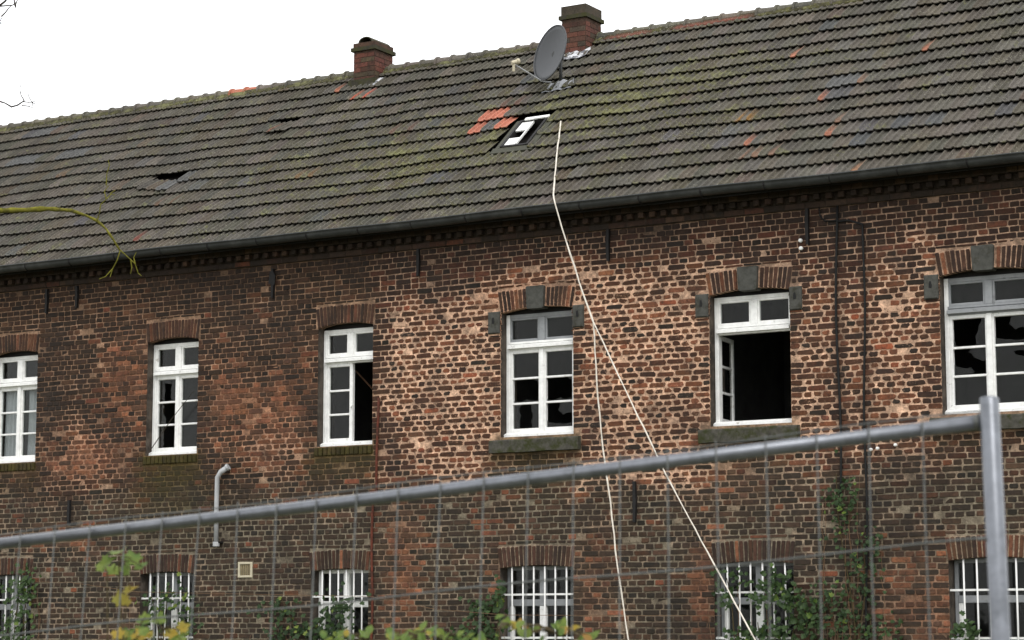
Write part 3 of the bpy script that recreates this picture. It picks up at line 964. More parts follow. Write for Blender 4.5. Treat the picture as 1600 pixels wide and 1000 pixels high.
TW, TG = .2045, .333
NROW, S00 = 15, -.113
xcols = np.arange(BX0, BX1-TW+.02, TW)
ORANGE = {}
def mark(px, py, c, w=1):
    x, s = roof_at(px, py)
    i = int((x-xcols[0])//TW); r = int((s-S00)//TG)
    for q in range(w): ORANGE[(i+q, r)] = c
OR1, OR2, OR3 = (214, 136, 112), (190, 126, 100), (150, 118, 98)
for px, py, c, w in ((762, 189, OR1, 2), (738, 210, OR1, 1), (794, 201, OR1, 1), (1180, 226, OR2, 1), (1176, 243, OR3, 3), (1300, 213, OR2, 1),
                     (1250, 90, OR2, 1), (1440, 82, OR2, 1), (1292, 155, OR2, 1), (1345, 130, OR3, 1), (1362, 259, (190, 140, 105), 1), (216, 372, (150, 92, 80), 1),
                     (1166, 177, (150, 112, 60), 2), (470, 280, (125, 100, 70), 2), (100, 276, (125, 104, 84), 2), (262, 318, (122, 98, 80), 2), (540, 147, OR2, 1),
                     (572, 147, (215, 105, 78), 2), (1333, 175, OR3, 1), (445, 197, (140, 96, 80), 1), (625, 210, (120, 96, 84), 2), (790, 170, (130, 104, 92), 2)):
    mark(px, py, c, w)
SLATE = {}
for px, py, w in ((285, 283, 2), (770, 210, 2), (1300, 135, 2), (60, 215, 2), (110, 240, 3), (20, 262, 3)):
    x, s = roof_at(px, py)
    for q in range(w): SLATE[(int((x-xcols[0])//TW)+q, int((s-S00)//TG))] = 1
hx, hs_ = roof_at(258, 287)
HOLE = {(int((hx-xcols[0])//TW)-1+q, int((hs_-S00)//TG)): (-.17-.05*q, (.5, -.7, 1.1)[q]) for q in range(3)}
dx_, ds_ = roof_at(432, 205)
SLIP = {(int((dx_-xcols[0])//TW)+q, int((ds_-S00)//TG)): 1 for q in range(2)}
# skylight and chimney footprints that the tiles leave free
SKX0, SKX1, SKS0, SKS1 = -.73, -.31, 1.64, 2.34
EROOF = 1.75
PALT = [(4, (108, 103, 94)), (3, (101, 97, 88)), (2, (114, 108, 100)), (1.2, (104, 98, 86)), (.4, (102, 101, 100)), (.25, (109, 98, 87))]
def tile_into(mb, x, s0, length, col, mossv, rot=0., lift=0., patch=None):
    rib = .030; rr = .027
    pr = [(0, .004), (.010, rib), (.026, rib), (.040, .003), (.094, .000), (.106, rr), (.121, rr), (.134, .001), (TW+.004, .002)]
    hb, ht = .066+lift, .010+lift*.4
    vs = []; cs = []
    ca, sa = math.cos(rot), math.sin(rot)
    for (t, s_, hh, a) in ((-1, .09, 0, 0), (0, .001, 0, .2), (1, 0.0, 0, .45), (2, .05, 0, .2), (3, length, None, .05)):
        for k, (u, h) in enumerate(pr):
            base = hb if t < 3 else ht
            if t < 1: hgt = base-.013+h*.40
            elif t == 3: hgt = ht+h
            elif t == 1: hgt = base+h*.45
            else: hgt = base+(ht-hb)*s_/length+h
            sc = -.003*math.sin(u/TW*math.pi*2+.6) if t < 2 else 0
            uu = u*ca-(s_)*sa; ss = u*sa+s_*ca
            vs.append(R(x+uu, s0+ss+sc, hgt))
            if patch is not None and -1 < t < 3 and patch[3] <= k <= patch[3]+2: cs.append((*patch[:3], mossv-.4))
            else: cs.append((*col, mossv+a*.45))
    fs = []; n = len(pr)
    for t in range(4):
        for k in range(n-1):
            fs.append((t*n+k, t*n+k+1, (t+1)*n+k+1, (t+1)*n+k))
    mb.add(vs, fs, cs)
tiles = []
for r in range(NROW):
    for i, x in enumerate(xcols):
        s0 = S00+r*TG
        xm = x+TW/2
        if SKX0-.07 < xm < SKX1+.07 and SKS0-.12 < s0+TG/2 < SKS1+.05: continue
        tiles.append((i, r, x, s0))
tarea = []
for (i, r, x, s0) in tiles:
    p = R(x+TW/2, s0+TG/2); u, v = project(p)
    tarea.append(1/depth_of(p)**2 if (10 < u < 1590 and 5 < v < 990) else 0)
tsingle = set(np.argsort(-np.array(tarea))[:270].tolist())
trest = MB()
for q, (i, r, x, s0) in enumerate(tiles):
    if r == NROW-1: length = .19
    else: length = TG+.05
    col = pick(PALT); col = np.array(col)*1.15/EROOF
    moss = .08+.34*float(gauss(np.array(x), np.array(s0), -1.8, 1.6, 3.2, 1.5))+.30*float(gauss(np.array(x), np.array(s0), 1.0, 2.7, 1.8, 1.1))+.12*(fbm(np.array(x), np.array(s0), .9)-.5)
    if r == NROW-1: moss += .15
    key = (i, r)
    patch = None
    if key in ORANGE:
        oc = np.array(A(*ORANGE[key], e=EROOF))*random.uniform(.85, 1.1)
        if ORANGE[key] == OR1: col = oc; moss -= .3
        else: patch = (*oc, random.choice((1, 2, 3, 4, 5)))
    if key in SLATE and key not in ORANGE: col = np.array(A(112, 112, 111, e=EROOF)); moss -= .15
    ds = random.uniform(-.006, .006); rot = random.gauss(0, .008); lift = random.uniform(0, .006)
    if random.random() < .012: ds -= .03; lift += .01
    if key in HOLE:
        ds, k = HOLE[key]; rot = .06*k; lift = .03
    if key in SLIP:
        ds = -.13; rot = -.12; lift = .045
    dst = MB() if (q in tsingle or key in ORANGE or key in HOLE) else trest
    tile_into(dst, x+random.uniform(-.003, .003), s0+ds, length, tuple(np.clip(col, .01, .8)), moss, rot, lift, patch)
    if dst is not trest: mk("roof_tile", dst, M_TILE, ROOF)
mk("roof_tiling", trest, M_TILE, ROOF, kind="stuff")

# ridge: mortar bed and half-round caps
rb = MB()
for (a, b, c) in ((HX0, HX1, A(72, 68, 44, EROOF)),):
    xsr = np.arange(a, b, .09); prof = [(-.125, -.075), (-.13, -.02), (-.08, .05), (0, .085), (.12, -.02)]
    for x in xsr:
        j = random.uniform(-.012, .012)
        red = max(boxm(np.array(x), -.42, .22, .05), boxm(np.array(x), .6, 1.75, .05))
        for (y, z) in prof:
            rb.v.append((x, RY+y+j, RZ+z+j*.5))
            cc = np.array(c)*random.uniform(.6, 1.1)
            if y < -.1: cc = cc*(1-red)+np.array(A(142, 88, 74, EROOF))*red
            rb.c.append((*cc, .5 if red < .3 else -.3))
    n = len(prof)
    for i in range(len(xsr)-1):
        for q in range(n-1): rb.f.append((i*n+q, (i+1)*n+q, (i+1)*n+q+1, i*n+q+1))
mk("ridge_mortar", rb, M_TILE, ROOF)
x = BX0; cnt = 0
while x < BX1-.2:
    m = MB(); ln = .272
    c = pick([(3, (118, 114, 100)), (2, (106, 103, 92)), (1, (126, 118, 108))])*1.15/EROOF
    u, v = project((x+.13, RY, RZ+.1))
    if abs(u-386) < 12.5: c = np.array(A(205, 128, 102, EROOF))
    rings = [(0, .112), (.035, .112), (.036, .097), (ln+.02, .088)]
    k = 9; t = random.uniform(-.012, .012)
    for (dx, rr) in rings:  # cap with a collar
        for q in range(k):
            a = math.pi*(-.05+1.1*q/(k-1))
            m.v.append((x+dx, RY-rr*math.cos(a)+t, RZ+.012+rr*math.sin(a)*1.02+dx*t))
            m.c.append((*c, .15 if dx > .02 else .4))
    for i in range(3):
        for q in range(k-1): m.f.append((i*k+q, (i+1)*k+q, (i+1)*k+q+1, i*k+q+1))
    m.f.append(tuple(range(k)))
    skip = -4.72 < x+.13 < -4.22 or -1.12 < x+.13 < -.62
    if not skip: mk("ridge_tile", m, M_TILE, ROOF)
    x += .268

# chimneys
def chimney(x0, x1, y0, y1, z0, ztop, kind, pal):
    body = MB(); body.box((x0, y0, z0), (x1, y1, ztop)); body.c = [(*A(88, 70, 60), 1)]*len(body.v)
    CH = mk("chimney", body, M_MORTAR, HOUSE)
    cs = .072; n = int((ztop-z0)/cs)
    e = .005
    for k in range(n):
        za = z0+k*cs+.005; zb = za+cs-.010
        for face in range(4):
            L_ = (x1-x0) if face in (0, 2) else (y1-y0)
            st = .25 if (k+face) % 2 else .125
            cutp = [0]; p = st
            while p < L_-.06: cutp.append(p); p += .25
            cutp.append(L_)
            for a, b in zip(cutp[:-1], cutp[1:]):
                m = MB(); a2, b2 = a+.004, b-.004
                col = pick(pal)
                if face == 0: m.box((x0+a2, y0-e, za), (x0+b2, y0+.01, zb))
                elif face == 1: m.box((x1-.01, y0+a2, za), (x1+e, y0+b2, zb))
                elif face == 2: m.box((x0+a2, y1-.01, za), (x0+b2, y1+e, zb))
                else: m.box((x0-e, y0+a2, za), (x0+.01, y0+b2, zb))
                m.c = [(*col, -.1)]*len(m.v); m.m = [(*A(100, 82, 70), 1)]*len(m.v)
                mk("brick", m, M_BRICK, CH)
    o = .035
    m = MB(); m.box((x0-o, y0-o, ztop), (x1+o, y1+o, ztop+.055)); mk("chimney_band", m, M_SOOT, CH)
    m = MB(); m.box((x0-.008, y0-.008, ztop+.055), (x1+.008, y1+.008, ztop+.125 if kind == 0 else ztop+.19))
    col = A(84, 64, 52) if kind == 0 else A(72, 66, 56)
    m.c = [(*col, -.05)]*len(m.v); m.m = [(*A(66, 66, 48), 1)]*len(m.v)
    mk("chimney_top", m, M_BRICK, CH)
    if kind == 0:
        m = MB(); k = 12; xc = (x0+x1)/2+.02; rr = .125; zc = ztop+.125
        for (y, r2) in ((y0-.005, rr), (y1, rr)):
            for q in range(k+1):
                a = math.pi*q/k
                m.v.append((xc-r2*math.cos(a), y, zc+r2*.66*math.sin(a)))
            for q in range(k+1):
                a = math.pi*q/k
                m.v.append((xc-(r2-.02)*math.cos(a), y, zc+(r2-.02)*.66*math.sin(a)))
        h = k+1
        for q in range(k):
            m.f.append((q, q+1, 2*h+q+1, 2*h+q)); m.f.append((h+q, 3*h+q, 3*h+q+1, h+q+1)); m.f.append((q, h+q, h+q+1, q+1))
            m.f.append((2*h+q, 2*h+q+1, 3*h+q+1, 3*h+q))
        m.c = [(*A(62, 60, 46), .3)]*len(m.v)
        mk("chimney_cover", m, M_TILE, CH)
    return CH
M_SOOT = mat_simple("sooty_chimney_stone", (.045, .042, .032), .95, .1, .4, 14, (.05, .05, .022))
Y1 = 3.02
a = at(553, 100, Y1); b = at(585, 100, Y1); top1 = at(570, 79, Y1)[2]
PALC = [(3, (104, 64, 55)), (2, (88, 60, 51)), (1.6, (80, 70, 56)), (.6, (120, 72, 60))]
CH1 = chimney(a[0], b[0], Y1, Y1+.47, 9.30, top1, 0, PALC)
Y2 = 2.98
a2 = at(878, 60, Y2); b2 = at(915, 60, Y2); top2 = at(897, 29, Y2)[2]
CH2 = chimney(a2[0], b2[0], Y2, Y2+.44, 9.25, top2, 1, [(3, (102, 65, 55)), (2, (86, 60, 51)), (1.4, (80, 70, 60))])
# flashing and rendered plinth at the chimney feet
m = MB(); xa, xb = a[0]-.07, b[0]+.02
m.box((xa, Y1-.05, 9.36), (xb, Y1+.3, at(570, 124, Y1)[2]+.0)); mk("chimney_plinth", m, M_SOOT, CH1)
def sheet(pts_uv, x0, x1, s0, s1, h, name, mat, parent, nx=8, ns=5, jit=.012):
    m = MB()
    for j in range(ns+1):
        for i in range(nx+1):
            m.v.append(R(x0+(x1-x0)*i/nx+random.uniform(-jit, jit), s0+(s1-s0)*j/ns+random.uniform(-jit, jit), h+random.uniform(-jit, jit)))
    for j in range(ns):
        for i in range(nx):
            q = j*(nx+1)+i; m.f.append((q, q+1, q+nx+2, q+nx+1))
    return mk(name, m, mat, parent)
sheet(None, a2[0]+.05, b2[0]+.06, 4.13, 4.42, .075, "chimney_flashing", M_FOIL, CH2)
sheet(None, b[0]-.04, b[0]+.10, 4.28, 4.50, .065, "chimney_flashing", M_FOIL, CH1, 3, 3)

# ------------------------------------------------------------------ skylight
sk = MB()
def rbox(mb, x0, x1, s0, s1, h0, h1):
    vs = [R(x, s, h) for h in (h0, h1) for x, s in ((x0, s0), (x1, s0), (x1, s1), (x0, s1))]
    mb.add(vs, [(3, 2, 1, 0), (4, 5, 6, 7), (0, 1, 5, 4), (1, 2, 6, 5), (2, 3, 7, 6), (3, 0, 4, 7)])
w = .035
rbox(sk, SKX0, SKX0+w, SKS0, SKS1, -.08, .072); rbox(sk, SKX1-w, SKX1, SKS0, SKS1, -.08, .072)
rbox(sk, SKX0+w, SKX1-w, SKS0, SKS0+w, -.08, .066); rbox(sk, SKX0+w, SKX1-w, SKS1-w, SKS1, -.08, .072)
SKY = mk("skylight", sk, M_IRON, HOUSE)
fl = MB()
rbox(fl, SKX0-.10, SKX1+.10, SKS0-.13, SKS0-.002, .03, .058)
rbox(fl, SKX1+.002, SKX1+.10, SKS0-.002, SKS1+.02, .02, .060)
rbox(fl, SKX0-.07, SKX0-.002, SKS0-.002, SKS1+.02, .02, .056)
mk("flashing", fl, M_LEAD, SKY)
m = MB(); rbox(m, SKX0+w, SKX1-w, SKS0+w, SKS1-w, -.20, -.085); mk("skylight_dark_fill", m, M_FELT, SKY)  # solid black block stands in for the unlit opening
# white lining and remains of the sash
m = MB(); rbox(m, SKX0+.08, SKX1+.02, SKS1-.035, SKS1+.02, .074, .092); mk("sash_rail", m, M_WHITE, SKY)
m = MB()
rbox(m, SKX0+w+.002, SKX0+w+.165, SKS1-.27, SKS1-.04, .035, .055)
mk("lining_board", m, M_WHITE, SKY)
m = MB(); rbox(m, SKX0+w+.002, SKX0+w+.165, SKS0+.04, SKS0+.23, .035, .055); mk("lining_board", m, M_WHITE, SKY)
m = MB(); rbox(m, SKX0+w+.168, SKX0+w+.182, SKS0+.06, SKS1-.04, .035, .062); mk("sash_stile", m, M_WHITE, SKY)

# ------------------------------------------------------------------ iron anchors, pipes, cables on the wall
for (x, za, zb) in ((-3.645, 5.96, 6.34), (-1.365, 6.06, 6.40), (1.36, 6.02, 6.40), (3.945, 5.99, 6.40), (-7.585, 6.04, 6.38), (-7.03, 6.08, 6.38), (-7.065, 3.09, 3.41), (1.69, 2.90, 3.37)):
    m = MB(); t = random.uniform(-.01, .01)
    m.prism([(x-.016, za), (x+.014, za-.01), (x+.020+t, (za+zb)/2), (x+.017, zb), (x-.017, zb), (x-.022+t, (za+zb)/2)], -.045, .004)
    P = mk("wall_anchor", m, M_IRON, HOUSE)
    if x == -3.645:
        k = MB(); k.prism([(x-.05, zb-.20), (x+.05, zb-.22), (x+.06, zb-.10), (x+.01, zb-.02), (x-.03, zb-.05)], -.055, -.046); mk("anchor_plate", k, M_IRON, P)
def cable(pts, r, mat, name="cable", label=None):
    m = MB(); m.tube(pts, r, 6)
    return mk(name, m, mat, HOUSE, smooth=True, label=label)
pts = []
for z in np.linspace(6.40, 3.05, 14): pts.append((4.30+.02*math.sin(z*2.1)-.02*(6.4-z)/3, -.022, z))
cable(pts, .014, M_CABLE)
pts = [(4.30, -.022, 6.22), (4.45, -.022, 6.22), (4.615, -.022, 6.16)]
for z in np.linspace(6.05, 1.0, 18): pts.append((4.62+.012*math.sin(z*2.7)-.012*(6.1-z), -.022, z))
cable(pts, .013, M_CABLE)
cable([(4.09, -.02, 6.40), (4.10, -.02, 6.30), (4.16, -.022, 6.24), (4.30, -.022, 6.23)], .009, M_CABLE)
pts = [(-1.965+.015*math.sin(z*3), -.02, z) for z in np.linspace(4.55, 3.35, 6)]+[(-2.03+.01*math.sin(z*4), -.025, z) for z in np.linspace(3.2, 1.0, 9)]
cable(pts, .018, M_RUST, "rusty_pipe")
# insulators and a putlog hole
for (x, z) in ((3.86, 6.04), (3.865, 5.95), (4.66, 3.62), (4.74, 3.63), (4.95, 3.66)):
    m = MB(); r_ = .02 if z > 5 else .016
    m.tube([(x, .0, z), (x, -.02, z), (x, -.025, z), (x, -.05, z), (x, -.055, z)], [r_*.6, r_*.6, r_*1.2, r_*1.1, r_*.4], 8); mk("insulator", m, M_WHITE, HOUSE)
# white waste pipe: slanted mouth, straight drop, bracket
m = MB()
m.tube([(-4.30, -.06, 3.765), (-4.40, -.085, 3.70), (-4.455, -.09, 3.63), (-4.46, -.09, 3.2), (-4.455, -.09, 2.80)], [.036, .036, .031, .031, .031], 12)
DP = mk("waste_pipe", m, M_PVC, HOUSE, smooth=True)
m = MB(); m.tube([(-4.295, -.058, 3.768), (-4.32, -.065, 3.752)], [.046, .046], 12); mk("pipe_socket", m, M_PVC, DP)
m = MB(); m.box((-4.505, -.10, 2.77), (-4.41, .0, 2.795)); mk("pipe_bracket", m, M_IRON, DP)
m = MB(); m.tube([(-4.455, -.09, 2.79), (-4.455, -.09, 2.73)], [.045, .045], 12); mk("pipe_socket", m, M_PVC, DP)
# air vent with slats
m = MB(); x0, x1, z0, z1 = -4.15, -3.92, 2.32, 2.52
for (p, q) in (((x0, -.02, z0), (x0+.03, .02, z1)), ((x1-.03, -.02, z0), (x1, .02, z1)), ((x0+.03, -.02, z0), (x1-.03, .02, z0+.028)), ((x0+.03, -.02, z1-.028), (x1-.03, .02, z1))):
    m.bbox(p, q, .005)
VG = mk("vent_grille", m, M_VENT, HOUSE)
for k in range(5):
    s = MB(); xx = x0+.042+k*.032; s.box((xx, -.008, z0+.029), (xx+.016, .012, z1-.029)); mk("slat", s, mat_simple("vent_slat", (.22, .18, .10), .7) if k == 0 else bpy.data.materials["vent_slat"], VG)
# loose timber inside the third window, stick across the second
m = MB(); m.tube([(-2.62, .34, 5.02), (-2.10, .55, 4.42)], .012, 6)
o = mk("fallen_lath", m, M_TIMBER); o["label"] = "thin brown lath leaning inside the half-open white window"; o["category"] = "lath"
p0 = at(236, 702, .03); p1 = at(268, 655, .02); p2 = at(302, 612, .02)
m = MB(); m.tube([p0, p1, p2], [.007, .006, .004], 6)
o = mk("dry_stick", m, M_BARK); o["label"] = "thin dark stick leaning across the narrow window with broken left panes"; o["category"] = "stick"

# ------------------------------------------------------------------ satellite dish
bx, bs = roof_at(879, 139)
base = np.array(R(bx, bs, .06))
DI = thing("satellite_dish", "grey oval satellite dish on a short mast in front of the right chimney", "satellite dish", base)
ctr = at_depth(859, 82, depth_of(base)-.14)
nn = math.sin(rad(59))*(-.952*RT+.306*UP)-math.cos(rad(59))*FW
nn /= np.linalg.norm(nn)
vv = .31*RT+.95*UP; vv = vv-(vv @ nn)*nn; vv /= np.linalg.norm(vv); uu = np.cross(vv, nn)
m = MB(); nr, na = 7, 40; RD = .385
def dishp(r, a, off=0): return ctr+(uu*math.cos(a)*.93+vv*math.sin(a))*r*RD+nn*(-.075*(1-r*r)+off)
for off in (0, -.012):
    for i in range(nr+1):
        for q in range(na): m.v.append(tuple(dishp(max(i/nr, .001), 2*math.pi*q/na, off)))
h = (nr+1)*na
for i in range(nr):
    for q in range(na):
        q2 = (q+1) % na
        m.f.append((i*na+q, (i+1)*na+q, (i+1)*na+q2, i*na+q2)); m.f.append((h+i*na+q, h+i*na+q2, h+(i+1)*na+q2, h+(i+1)*na+q))
for q in range(na): m.f.append((nr*na+q, h+nr*na+q, h+nr*na+(q+1) % na, nr*na+(q+1) % na))
mk("reflector", m, M_DISH, DI, smooth=True)
rim = MB(); rim.tube([tuple(dishp(1, 2*math.pi*q/na, -.004)) for q in range(na+1)], .009, 6); mk("rim", rim, M_DISH, DI)
topm = ctr-nn*.16+vv*.12
mast_top = base+np.array([0, 0, .50])
m = MB(); m.tube([tuple(base-np.array([0, 0, .1])), tuple(mast_top)], .024, 10); mk("mast", m, M_ZINC, DI, smooth=True)
m = MB(); m.tube([tuple(ctr-nn*.085), tuple(base+np.array([0, 0, .36]))], .05, 8); mk("bracket", m, M_ZINC, DI)
lnb = ctr+nn*.46-vv*.29
low_ = ctr-vv*RD*.98
m = MB(); m.tube([tuple(base+np.array([-.14, -.02, .04])), tuple(low_-nn*.02-vv*.02), tuple(lnb-vv*.03)], .011, 6); mk("feed_arm", m, M_PVC, DI)
m = MB()
d = (ctr-lnb); d /= np.linalg.norm(d)
m.tube([tuple(lnb-d*.05), tuple(lnb+d*.03), tuple(lnb+d*.031), tuple(lnb+d*.065)], [.028, .028, .038, .036], 12)
m.tube([tuple(lnb-d*.02), tuple(lnb-d*.02-UP*.12)], [.022, .018], 8)
mk("feed_horn", m, M_VENT, DI, smooth=False)
m = MB()
pl = []
for j in range(5):
    for i in range(8):
        x = bx-.24+.46*i/7; s = bs-.16+.24*j/4
        hh = .055+.05*max(0, 1-((x-bx)/.10)**2)*max(0, 1-((s-bs)/.14)**2)+.018*math.sin(i*2.2)*.6+(.06 if i == 7 and j > 2 else 0)
        m.v.append(R(x, s, hh))
for j in range(4):
    for i in range(7):
        q = j*8+i; m.f.append((q, q+1, q+9, q+8))
mk("mast_flashing", m, mat_simple("mast_flashing_lead", (.30, .31, .33), .55, .4, .25, 14), DI)

# ------------------------------------------------------------------ white cord from the roof
RP = thing("cord", "white cord hanging from the roof over the gutter and splitting into two strands", "cord", at(985, 1225, -1.2)*np.array([1, 1, 0]))
xr, sr = roof_at(880, 200); xg, sg = roof_at(868, 314)
knot = at(927, 503, -.62)
over = at(867, 318, GY-GR_-.02)
def fray(pts, step=.16):
    out = []
    for p, q in zip(pts[:-1], pts[1:]):
        p = np.array(p); q = np.array(q); n = max(1, int(np.linalg.norm(q-p)/step))
        for i in range(n):
            w_ = .004 if (i or out) else 0
            out.append(tuple(p+(q-p)*i/n+np.array([random.uniform(-w_, w_), random.uniform(-w_, w_), 0])))
    out.append(tuple(pts[-1]))
    return out
pts = [R(xr, sr, .075), R(xr*.5+xg*.5-.01, (sr+sg)/2, .085), R(xg, max(sg, .02), .085), tuple(over), tuple(at(884, 376, -.52)), tuple(at(905, 440, -.57)), tuple(knot)]
m = MB(); pts = fray(pts); m.tube(pts, [.0105*random.uniform(.8, 1.15) for _ in pts], 6); mk("upper_strand", m, M_ROPE, RP)
def ground_end(p, q):
    p = np.array(p); q = np.array(q); t = p[2]/(p[2]-q[2]); return p+(q-p)*t
l1 = [knot, at(934, 620, -.68), at(942, 700, -.76), at(951, 762, -.84), at(962, 860, -.95), at(974, 950, -1.05), at(982, 1000, -1.10)]
l1.append(ground_end(l1[-2], l1[-1]))
m = MB(); l1 = fray(l1); m.tube(l1, [.0095*random.uniform(.75, 1.15) for _ in l1], 6); mk("left_strand", m, M_ROPE, RP)
l2 = [knot, at(981, 617, -.9), at(1040, 740, -1.2), at(1105, 862, -1.5), at(1168, 978, -1.8)]
l2.append(ground_end(l2[-2], l2[-1]))
m = MB(); l2 = fray(l2); m.tube(l2, [.0085*random.uniform(.75, 1.15) for _ in l2], 6); mk("right_strand", m, M_ROPE, RP)

# thin wire strung along the lower storey
m = MB(); m.tube([at(40, 909, -.02), at(110, 910, -.2), at(215, 925, -.25), at(420, 929, -.25), at(580, 932, -.25), at(680, 952, -.25), at(790, 961, -.25), at(980, 962, -.2), at(1128, 962, -.02)], .0032, 5)
o = mk("line_wire", m, M_DRY); o["label"] = "thin brownish wire strung along the lower wall past the barred windows"; o["category"] = "wire"

# ------------------------------------------------------------------ mesh fence in the foreground
FR = np.array([-.99739, -.00658, -.07184]); FV = np.array([-.07200, .15232, .98570])
FV = FV-(FV @ FR)*FR; FV /= np.linalg.norm(FV); FN = np.cross(FR, FV); FN = FN if FN[1] < 0 else -FN
P0 = at_depth(1545.5, 622, 4.97); R0 = at_depth(1545.5, 658, 4.97)
FL = 3.42
def to_ground(p): return p-FV*(p[2]/FV[2])
fbase = to_ground(P0)
FE = thing("mesh_fence", "galvanised steel mesh site fence with round top rail leaning in the foreground", "fence", fbase)
for (p, extra) in ((P0, 0), (P0+FR*FL, 0)):
    m = MB(); m.tube([tuple(to_ground(p)), tuple(p-FV*.004), tuple(p)], [.0212, .0212, .0195], 20); mk("post", m, M_GALV, FE, smooth=True)
    gp = to_ground(p)
    m = MB(); m.prism([(gp[0]-.11, 0), (gp[0]+.11, 0), (gp[0]+.09, .13), (gp[0]-.09, .13)], gp[1]-.35, gp[1]+.35); mk("concrete_foot", m, M_CONC, FE)
m = MB(); m.tube([tuple(R0+FR*.015), tuple(R0+FR*FL*.5-FV*.004), tuple(R0+FR*(FL-.015))], .0162, 20); mk("top_rail", m, M_GALV, FE, smooth=True)
for (p, sg) in ((R0, 1), (R0+FR*FL, -1)):          # weld beads where the rail meets the post
    m = MB(); c_ = p+FR*.021*sg
    m.tube([tuple(c_-FR*.002*sg), tuple(c_+FR*.004*sg), tuple(c_+FR*.009*sg)], [.0205, .0195, .0165], 14); mk("weld", m, M_WIRE, FE, smooth=True)
    m = MB(); c_ = p-FV*.265+FN*.0235
    m.tube([tuple(c_-FR*.012*sg), tuple(c_+FR*.03*sg)], .0035, 6); mk("wire_end", m, M_WIRE, FE)
lo = R0-FV*1.72
m = MB(); m.tube([tuple(lo+FR*.015), tuple(lo+FR*(FL-.015))], .0162, 16); mk("bottom_rail", m, M_GALV, FE, smooth=True)
nw = 27
for k in range(1, nw):
    q = R0+FR*(FL*k/nw+.02)+FN*.0185
    m = MB(); wv = random.uniform(-.006, .006)
    m.tube([tuple(q+FV*.027), tuple(q-FV*.26+FR*wv), tuple(q-FV*.9), tuple(q-FV*1.75)], .0018, 5); mk("mesh_wire", m, M_WIRE, FE)
for k, dn in enumerate((-.0195, .265, .53, .80, 1.07, 1.34, 1.61)):
    m = MB(); q = R0-FV*dn+FN*.0215
    pp = [tuple(q+FR*(FL*t)+FV*(.004*math.sin(t*19+k))) for t in np.linspace(.004, .996, 24)]
    m.tube(pp, .0027 if k else .002, 5); mk("mesh_wire", m, M_WIRE, FE)

# ------------------------------------------------------------------ tree reaching in from the left
trunk_p = at_depth(-330, 900, 19.0)
TR = thing("bare_tree", "mossy bare tree branch and twigs reaching in at the left edge", "tree", (trunk_p[0], trunk_p[1], 0))
tb = np.array([trunk_p[0], trunk_p[1], 0])
m = MB(); tp = [tb+np.array([.03*math.sin(z*1.1), .05*math.sin(z*.7), z]) for z in (0, .3, 1.5, 3.5, 5.5, 7.5, 9.5, 11.5)]
m.tube([tuple(p) for p in tp], [.26, .19, .17, .15, .12, .09, .06, .02], 10); mk("trunk", m, M_BARK, TR, smooth=True)
def limb(pix, rr, mat, name, d=19.0, start=None):
    pts = ([start] if start is not None else [])+[at_depth(px, py, d+dd) for px, py, dd in pix]
    p2, r2 = [], []
    for i in range(len(pts)-1):
        n = max(1, int(np.linalg.norm(np.array(pts[i+1])-np.array(pts[i]))/.05)) if i else 6
        for q in range(n):
            t = q/n; p2.append(tuple(np.array(pts[i])*(1-t)+np.array(pts[i+1])*t)); r2.append((rr[i]*(1-t)+rr[i+1]*t)*random.uniform(.72, 1.22))
    p2.append(tuple(pts[-1])); r2.append(rr[-1])
    m = MB(); m.tube(p2, r2, 7); return mk(name, m, mat, TR, smooth=True)
main = limb([(-120, 338, .1), (-40, 333, 0), (0, 329, 0), (40, 328, 0), (75, 326, -.02), (112, 329, 0), (135, 337, 0), (152, 345, .02), (166, 358, 0), (178, 376, 0), (188, 392, .02)],
            [.035, .026, .024, .023, .021, .021, .015, .0125, .012, .010, .009, .008], M_MOSSBARK, "branch", start=tb+np.array([0, 0, 4.6]))
def twig(pix, r0, r1, mat, parent, d=19.0):
    pts = [at_depth(px, py, d+dd) for px, py, dd in pix]; n = len(pts)
    m = MB(); m.tube([tuple(p) for p in pts], [r0+(r1-r0)*i/(n-1) for i in range(n)], 5); return mk("twig", m, mat, parent)
for pix in ([(188, 391, 0), (183, 407, 0), (176, 420, .03), (172, 433, 0)], [(188, 391, 0), (200, 402, 0), (211, 412, 0), (216, 427, .02), (221, 431, 0)], [(152, 344, 0), (156, 330, 0), (157, 320, 0), (166, 311, -.03), (174, 303, 0), (180, 305, 0)],
            [(166, 311, 0), (163, 299, 0), (170, 290, 0)], [(166, 290, .1), (167, 272, .1), (171, 258, .1), (169, 250, .1)], [(176, 420, 0), (165, 432, 0), (155, 436, 0)], [(211, 412, 0), (209, 402, 0), (213, 394, 0)],
            [(172, 303, 0), (180, 297, 0)], [(204, 405, 0), (206, 418, 0), (204, 428, 0)]):
    twig(pix, .006, .003, M_MOSSBARK, main)
for s in range(60):                             # moss cushions along the branch
    pass
b2_ = limb([(-160, 120, 0), (-60, 148, 0), (-5, 157, 0), (8, 161, 0), (18, 167, .02), (28, 164, 0), (38, 157, 0)], [.05, .02, .010, .0085, .008, .007, .006, .005], M_BARK, "branch", start=tb+np.array([0, 0, 6.4]))
for pix in ([(38, 157, 0), (33, 149, 0), (31, 140, 0), (32, 132, 0)], [(36, 159, 0), (47, 160, 0), (56, 158, 0)], [(34, 165, 0), (45, 166, 0), (52, 169, 0), (50, 160, 0), (45, 151, 0), (43, 143, 0)], [(50, 160, 0), (56, 163, 0)]):
    twig(pix, .005, .0025, M_BARK, b2_)
b3_ = limb([(-160, -60, 0), (-60, 0, 0), (-20, 12, 0), (0, 8, 0), (8, 2, 0), (14, -8, 0)], [.05, .02, .014, .012, .011, .010, .009], M_BARK, "branch", start=tb+np.array([0, 0, 7.6]))
